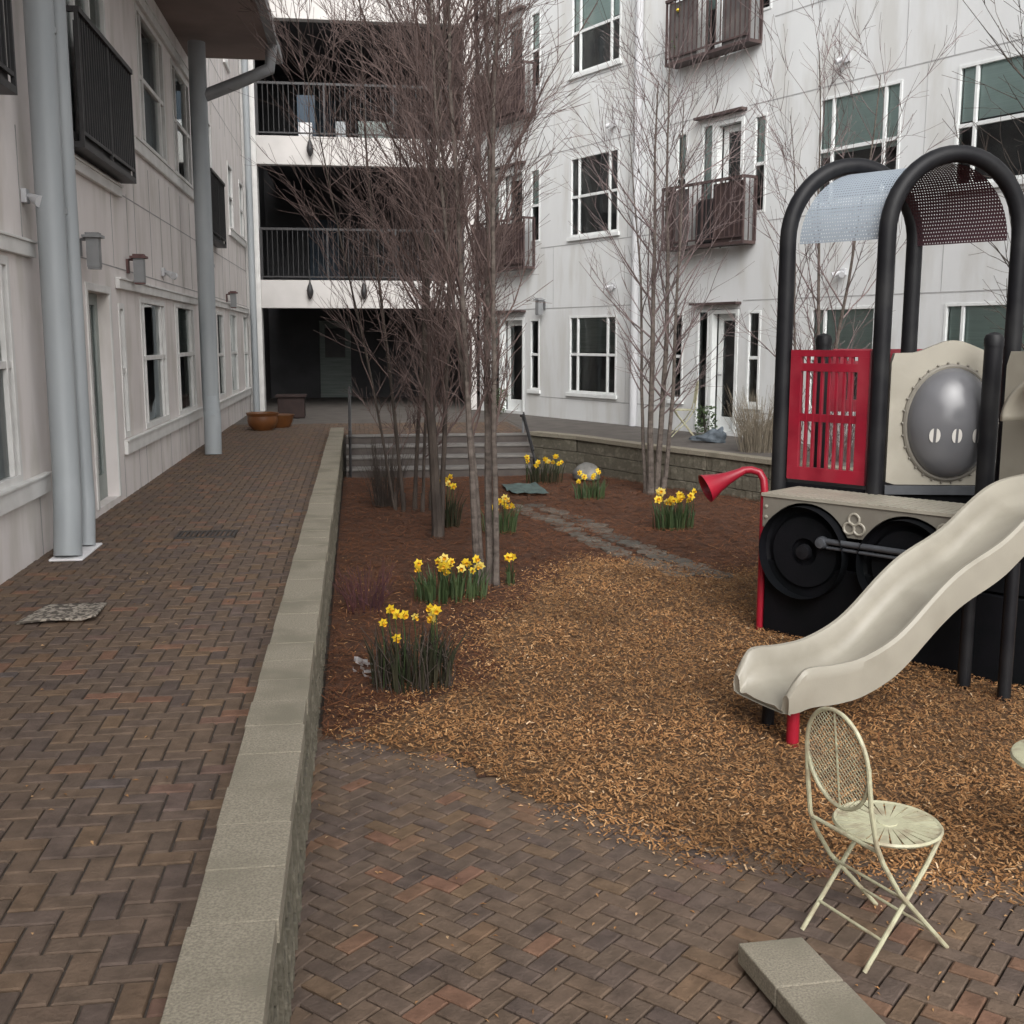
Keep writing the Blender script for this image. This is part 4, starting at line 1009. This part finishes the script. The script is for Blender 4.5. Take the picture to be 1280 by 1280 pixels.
# slide-side beige panel with hood
def slide_dir(): return Vector((.945,.326,0))
sd_ = slide_dir(); sn = Vector((-.326,.945,0))
S0 = (Vector((2.131,5.791,0))+Vector((2.268,5.398,0)))/2     # centre of the exit
prof = [(-.03,-.185),(.02,-.14),(.10,-.13),(.25,-.142),(.42,-.135),(.56,-.10),(.70,-.045),(.82,.035),(.94,.135),(1.06,.225),(1.18,.300),(1.30,.350),(1.43,.398),(1.55,.455),(1.68,.545),(1.80,.625),(1.92,.685),(2.05,.72),(2.3,.745),(2.6,.745)]
def rim(s):
    for (a,b),(c,d) in zip(prof, prof[1:]):
        if a <= s <= c:
            t = (s-a)/(c-a); return lerp(b,d,t)
    return prof[-1][1]
def rims(s): return sum(rim(min(2.6,max(-.03,s+o))) for o in (-.05,-.025,0,.025,.05))/5
mb = MB(); rings = []
sec = [(-.245,-.215),(-.25,-.06),(-.248,-.015),(-.232,.004),(-.212,.0),(-.198,-.02),(-.185,-.09),(-.165,-.15),(-.13,-.178),(-.05,-.185),(.05,-.185),(.13,-.178),(.165,-.15),(.185,-.09),(.198,-.02),(.212,.0),(.232,.004),(.248,-.015),(.25,-.06),(.245,-.215),(.20,-.225),(.0,-.228),(-.20,-.225)]
ns = 110
for i in range(ns+1):
    s = lerp(-.03, 2.6, i/ns); h = rims(s); ring = []
    e = max(0, 1-(s+.03)/.09)      # rounded lip at the exit
    for w, q in sec:
        if q > -.17: q = q - .10*e*e*(1 if q > -.1 else .4)
        if q < -.2: q = q + .02*e*e
        c = S0 + sd_*(s-.02*e*e) + sn*(w*(1-.07*e*e)) + Vector((0,0,h+q)); ring.append(mb.pt(c))
    rings.append(ring)
m_ = len(sec)
for A, B in zip(rings, rings[1:]):
    for k in range(m_): mb.face((A[k],A[(k+1)%m_],B[(k+1)%m_],B[k]))
e0 = rings[0]; base = [mb.pt(S0 + sd_*(-.035) + sn*(w*.93) + Vector((0,0,rims(-.03)-.205))) for w, q in sec[:20]]
for k in range(19): mb.face((e0[k], base[k], base[k+1], e0[k+1]))
mb.face(rings[-1][::-1])
sl = mb.build('slide', M['beige'], pg, smooth=True)
mb = MB(); c = S0+sd_*.075-sn*.13; mb.tube([(c.x,c.y,-.62),(c.x,c.y,-.36)], .035, 12); mb.build('support_leg', M['redmetal'], sl, smooth=True)
mb = MB(); c = S0+sd_*.13+sn*.14; mb.tube([(c.x,c.y,-.62),(c.x,c.y,-.36)], .035, 12); mb.build('support_leg', M['black'], sl, smooth=True)
mb = MB(); c = S0+sd_*1.72; 
for w in (-.15,.15): q = c+sn*w; mb.tube([(q.x,q.y,-.62),(q.x,q.y,.28)], .04, 12)
mb.build('support_leg', M['black'], sl, smooth=True)
# hooded entry panel
def hood_panel():
    o = S0+sd_*2.5; Th = lambda s, n, z: o + sn*s - sd_*n + Vector((0,0,z))
    mb = MB(Th); s0, s1, z0, z1, r, zc = -.60, .60, .42, 1.52, .30, 1.08
    n = 48; inn = []; out = []
    for k in range(n):
        t = 2*PI*k/n; c_, s_ = math.cos(t), math.sin(t)
        inn.append((r*c_, zc+r*s_) if s_ > 0 else (r*c_ if abs(c_) > .7 else r*c_/.7*1., max(zc+r*s_*2.2,.56)))
        q = 9
        if c_ > 1e-6: q = min(q, s1/c_)
        if c_ < -1e-6: q = min(q, s0/c_)
        if s_ > 1e-6: q = min(q, (z1-zc)/s_)
        if s_ < -1e-6: q = min(q, (z0-zc)/s_)
        out.append((q*c_, zc+q*s_))
    A = [mb.pt((x,.03,z)) for x,z in inn]; B = [mb.pt((x,.03,z)) for x,z in out]; A2 = [mb.pt((x,-.03,z)) for x,z in inn]; B2 = [mb.pt((x,-.03,z)) for x,z in out]
    for k in range(n):
        q = (k+1)%n
        mb.face((A[k],A[q],B[q],B[k])); mb.face((A2[k],B2[k],B2[q],A2[q])); mb.face((B[k],B[q],B2[q],B2[k])); mb.face((A[k],A2[k],A2[q],A[q]))
    ob = mb.build('entry_panel', M['beige'], pg, smooth=True)
    # half-tube hood
    mb = MB(Th); rows = []
    for i in range(7):
        d = .03+.34*i/6; rr_ = r+.05-.02*math.sin(PI*i/6)
        rows.append([mb.pt((rr_*math.cos(PI*k/24)*1.0, d if i < 6 else d, zc+rr_*math.sin(PI*k/24)*(1-.12*i/6))) for k in range(25)])
    for A, B in zip(rows, rows[1:]):
        for k in range(24): mb.face((A[k],A[k+1],B[k+1],B[k]))
    h = mb.build('hood', M['beige'], ob, smooth=True); sd = h.modifiers.new('Solid','SOLIDIFY'); sd.thickness = .03
hood_panel()
mb = MB(); mb.prism([(4.42,7.2),(4.36,6.3),(5.4,6.5),(5.4,7.6),(4.6,7.45)], .36, .455); mb.build('deck', M['blackplastic'], pg)

# train side: fender with wheel arches, wheels, rod, back panel
L0 = Vector((2.965,7.765,0)); TU = Vector((.603,-.798,0)); TN = Vector((.798,.603,0))
Tt = lambda s, n, z: L0 + TU*s + TN*n + Vector((0,0,z))       # n grows away from the viewer
W = [(.36,.08,.355),(1.126,.08,.345)]
SL = 1.42
def low(s):
    q = .225
    for c, z, r in W:
        if abs(s-c) < r: q = max(q, z+math.sqrt(r*r-(s-c)**2))
    return q
mb = MB(Tt); ss = [SL*i/120 for i in range(121)]
A = [mb.pt((s,.0,.452)) for s in ss]; B = [mb.pt((s,.0,min(low(s),.44))) for s in ss]; A2 = [mb.pt((s,.05,.452)) for s in ss]; B2 = [mb.pt((s,.05,min(low(s),.44))) for s in ss]
for k in range(120):
    mb.face((A[k],B[k],B[k+1],A[k+1])); mb.face((A2[k],A2[k+1],B2[k+1],B2[k])); mb.face((B[k],B2[k],B2[k+1],B[k+1]))
mb.face((A[0],A2[0],B2[0],B[0])); mb.face((A[-1],B[-1],B2[-1],A2[-1]))
fa = mb.build('fender', M['greybeige'], pg)
mb = MB(Tt); mb.box(-.012, SL+.01, -.012, .50, .453, .478)
for k in range(28): mb.box(.01+k*.05, .035+k*.05, -.006, .485, .478, .482)
mb.build('fender_top', M['beige'], fa, bevel=.006)
mb = MB()
for grp in (((.735,.36),(.70,.295),(.775,.295)),((1.37,.36),(1.33,.30))):
    mb = MB()
    for s, z in grp:
        c = Tt(s,-.006,z); u = TU; mb.tube([c+(u*math.cos(2*PI*k/16)+Vector((0,0,1))*math.sin(2*PI*k/16))*.040 for k in range(16)], .009, 6, closed=True)
    mb.build('scroll_ornament', M['beige'], fa, smooth=True)
mb = MB()
for s in (.03,SL-.05):
    for z in (.30,.38): mb.lathe([(0,.012),(.012,.008),(.014,0)], Tt(s,-.001,z), -TN, seg=10)
mb.build('bolts', M['beige'], fa)
mb = MB(Tt); mb.box(.03, 1.95, .22, .26, -.64, .40); mb.box(-.02, .02, .06, .26, -.64, .45); mb.build('side_panel', M['blackplastic'], pg)
mb = MB(Tt); mb.box(.02, 1.95, .02, .06, -.64, -.02); 
mb.build('lower_skirt', M['blackplastic'], pg, bevel=.01)
mb = MB(Tt); mb.box(1.44,1.95,.03,.2,.0,.40); mb.build('lower_skirt', M['blackplastic'], pg)
for c, z, r in W:
    mb = MB(); R_ = r-.02
    mb.lathe([(R_,.10),(R_,.0),(R_-.02,-.02),(R_-.05,-.02),(R_-.07,.0),(R_-.08,.03),(.10,.03),(.10,-.005),(.08,-.02),(0,-.02)], Tt(c,.02,z), -TN, seg=48)
    wh = mb.build('wheel', M['blackplastic'], pg, smooth=True)
    mb = MB()
    mb.lathe([(.0,.045),(.05,.04),(.06,.0)], Tt(c,-.0,z), -TN, seg=20)
    mb.build('hub', M['black'], wh, smooth=True)
mb = MB(); mb.tube([Tt(.50,-.05,.19), Tt(1.26,-.05,.185)], .022, 10); mb.tube([Tt(.56,-.05,.145), Tt(1.26,-.05,.14)], .012, 8); ro = mb.build('connecting_rod', M['rodgrey'], pg, smooth=True)
mb = MB(); mb.lathe([(0,.06),(.035,.055),(.045,.03),(.045,0)], Tt(.52,-.03,.175), -TN, seg=18); mb.build('rod_knob', M['rodgrey'], ro, smooth=True)
# red talk tube
mb = MB(); mb.tube([(2.985,7.80,-.62),(2.985,7.80,.50),(2.98,7.81,.57),(2.955,7.83,.62),(2.90,7.86,.638),(2.83,7.88,.63)], .028, 12); tb = mb.build('talk_tube', M['redmetal'], pg, smooth=True)
mb = MB(); a_ = Vector((2.85,7.875,.632)); d = (Vector((2.55,7.87,.50))-a_).normalized()
mb.lathe([(.028,0),(.034,.06),(.048,.14),(.070,.22),(.098,.29),(.112,.325),(.104,.322),(.085,.27),(.05,.2),(.0,.1)], a_, d, seg=28); mb.build('horn', M['redmetal'], tb, smooth=True)

# ================================================================== BISTRO CHAIRS AND TABLE
def bistro_chair(label, loc, rz):
    """local frame: x = forward, y = left"""
    r = thing('bistro_chair', label, 'chair', loc, rz)
    class LB(MB):
        def build(s, name, m, parent, **k):
            me_off = Vector(loc)
            s.v = [tuple(Vector(v)+me_off) for v in s.v]
            return MB.build(s, name, m, parent, **k)
    mb = LB()
    hw = .165
    mb.lathe([(.190,.432),(.196,.440),(.190,.448),(.180,.444),(.180,.436),(.190,.432)], (0.055,0,0), seg=40); se = mb.build('seat', M['chair'], r, smooth=True)
    mb = LB(); nsl = 26
    for k in range(nsl):
        a = 2*PI*k/nsl; w = .0105; wi = .004
        u = Vector((math.cos(a),math.sin(a),0)); v = Vector((-math.sin(a),math.cos(a),0)); c = Vector((.055,0,.439))
        ps = [c+u*.03-v*wi, c+u*.182-v*w*1.7, c+u*.182+v*w*1.7, c+u*.03+v*wi]
        q = [mb.pt(p) for p in ps]+[mb.pt(p+Vector((0,0,.005))) for p in ps]
        mb.face((q[3],q[2],q[1],q[0])); mb.face(q[4:8]); 
        for i in range(4): mb.face((q[i],q[(i+1)%4],q[4+(i+1)%4],q[4+i]))
    mb.lathe([(0,.433),(.035,.433),(.038,.440),(.035,.447),(0,.449)], (.055,0,0), seg=20)
    mb.build('seat_slats', M['chair'], se)
    # back hoop : oval in a plane leaning back
    bc = Vector((-.205,0,.735)); tilt = .13
    up = Vector((-math.sin(tilt),0,math.cos(tilt))); sd = Vector((0,1,0))
    hoop = [bc+sd*.152*math.cos(2*PI*k/48)+up*.185*math.sin(2*PI*k/48) for k in range(48)]
    mb = LB(); mb.tube(hoop, .0078, 8, closed=True); bk = mb.build('backrest', M['chair'], r, smooth=True)
    mb = LB()   # crossed thin wires inside the hoop
    for sg in (-1,1):
        for k in range(-16,17):
            c0 = k*.021; seg = []
            for q in range(81):
                t = -.3+.6*q/80; x_ = .70*t+c0; y_ = sg*.71*t
                if (x_/.15)**2+(y_/.183)**2 < 1: seg.append((x_, y_))
            if len(seg) > 2: mb.tube([bc+sd*seg[0][0]+up*seg[0][1], bc+sd*seg[-1][0]+up*seg[-1][1]], .0014, 4, caps=False)
    mb.tube([bc+up*.18, bc-up*.18], .004, 6)
    mb.build('wirework', M['chair'], bk)
    for s in (-1,1):
        mb = LB(); mb.tube([bc+sd*s*.152+up*.02, (-.19,s*.158,.60),(-.165,s*.166,.47),(-.135,s*.172,.40),(-.05,s*.174,.27),(.205,s*.174,.0)], .0088, 8); mb.build('leg', M['chair'], r, smooth=True)
        mb = LB(); mb.tube([(.15,s*.160,.432),(.09,s*.160,.34),(-.185,s*.160,.0)], .0088, 8); mb.build('leg', M['chair'], r, smooth=True)
    for (x,z,w) in ((.12,.09,.176),(-.108,.10,.158),(-.03,.245,.176)):
        mb = LB(); mb.tube([(x,-w,z),(x,w,z)], .006, 8); mb.build('stretcher', M['chair'], r, smooth=True)
    mb = LB(); mb.tube([(-.155,-.166,.445),(-.155,.166,.445)], .008, 8); mb.build('seat_support', M['chair'], r, smooth=True)
    return r
ch = bistro_chair('pale cream-green folding metal chair with oval wire back on the brick patio', (1.845,3.59,-.6), 0)
ch.rotation_euler.z = math.radians(19)
def dup(root, loc, rz, label):
    r = root.copy(); C.objects.link(r); r.location = loc; r.rotation_euler = (0,0,rz); r['label'] = label
    for chd in list(root.children):
        c = chd.copy(); C.objects.link(c); c.parent = r
        for g_ in chd.children:
            d = g_.copy(); C.objects.link(d); d.parent = c
    return r
c2 = dup(ch, TR(4.35,.75,0), math.radians(170), 'pale cream chair standing on the terrace by the ground floor door of the right building')
tb = thing('bistro_table', 'pale cream-green round metal table cut off by the right edge beside the chair', 'table', (2.90,3.95,-.6))
mb = MB(); mb.lathe([(0,.50),(.27,.50),(.285,.493),(.29,.480),(.28,.478),(0,.490)], (2.935,3.95,-.6), seg=48); mb.build('tabletop', M['chair'], tb, smooth=True)
for k in range(3):
    a = math.radians(200)+k*2*PI/3
    mb = MB(); ux, uy = math.cos(a), math.sin(a); mb.tube([(2.935+ux*.12,3.95+uy*.12,-.11),(2.935+ux*.05,3.95+uy*.05,-.35),(2.935+ux*.28,3.95+uy*.28,-.6)], .011, 8); mb.build('leg', M['chair'], tb, smooth=True)

# cloth bundle on the terrace
bm = bmesh.new(); bmesh.ops.create_icosphere(bm, subdivisions=4, radius=1)
for v in bm.verts:
    k = 1+.35*mn.noise(v.co*2.1)+.12*mn.noise(v.co*6); v.co = Vector((v.co.x*.24*k*(1.1-.4*v.co.x), v.co.y*.13*k, max(v.co.z,-.3)*.12*k*(1.2+.7*v.co.x)))
me = bpy.data.meshes.new('cloth_bundle'); bm.to_mesh(me); bm.free(); me.materials.append(M['bundle'])
for p in me.polygons: p.use_smooth = True
o = bpy.data.objects.new('cloth_bundle', me); C.objects.link(o); o.location = (5.55,16.75,.05); o.rotation_euler = (0,0,-.3); tag(o, 'small blue-grey crumpled bundle on the terrace edge by the cream chair', 'bundle')

# ================================================================== CAMERA, LIGHT
cam = bpy.data.cameras.new('camera'); cam.sensor_width = 36; cam.lens = 36*1380/1280; cam.clip_start = .05; cam.clip_end = 1000
co = bpy.data.objects.new('camera', cam); C.objects.link(co); co.location = (0,0,1.6)
co.rotation_euler = (math.radians(90-8.896), 0, math.radians(-7.947)); sc.camera = co

SE, SA = math.radians(38), math.radians(180)   # sun elevation; azimuth clockwise from +Y
w = bpy.data.worlds.new('World'); sc.world = w; w.use_nodes = True
nt = w.node_tree; bg = nt.nodes['Background']
sky = nt.nodes.new('ShaderNodeTexSky'); sky.sky_type = 'NISHITA'; sky.sun_disc = False; sky.sun_elevation = SE; sky.sun_rotation = SA; sky.dust_density = 5.; sky.air_density = 1.; sky.ozone_density = 1.
hs = nt.nodes.new('ShaderNodeHueSaturation'); hs.inputs['Saturation'].default_value = .12
nt.links.new(sky.outputs['Color'], hs.inputs['Color']); nt.links.new(hs.outputs['Color'], bg.inputs['Color'])
bg.inputs['Strength'].default_value = .15
sl_ = bpy.data.lights.new('sun', 'SUN'); sl_.energy = .75; sl_.angle = math.radians(50); sl_.color = (1,.97,.93)
so = bpy.data.objects.new('sun', sl_); C.objects.link(so)
dirv = Vector((math.sin(SA)*math.cos(SE), math.cos(SA)*math.cos(SE), math.sin(SE)))
so.rotation_euler = dirv.to_track_quat('Z','Y').to_euler()
sc.view_settings.view_transform = 'Standard'; sc.view_settings.look = 'None'; sc.view_settings.gamma = 1; sc.view_settings.exposure = .5
sc.view_settings.use_curve_mapping = False
sc.cycles.max_bounces = 8; sc.cycles.transparent_max_bounces = 16
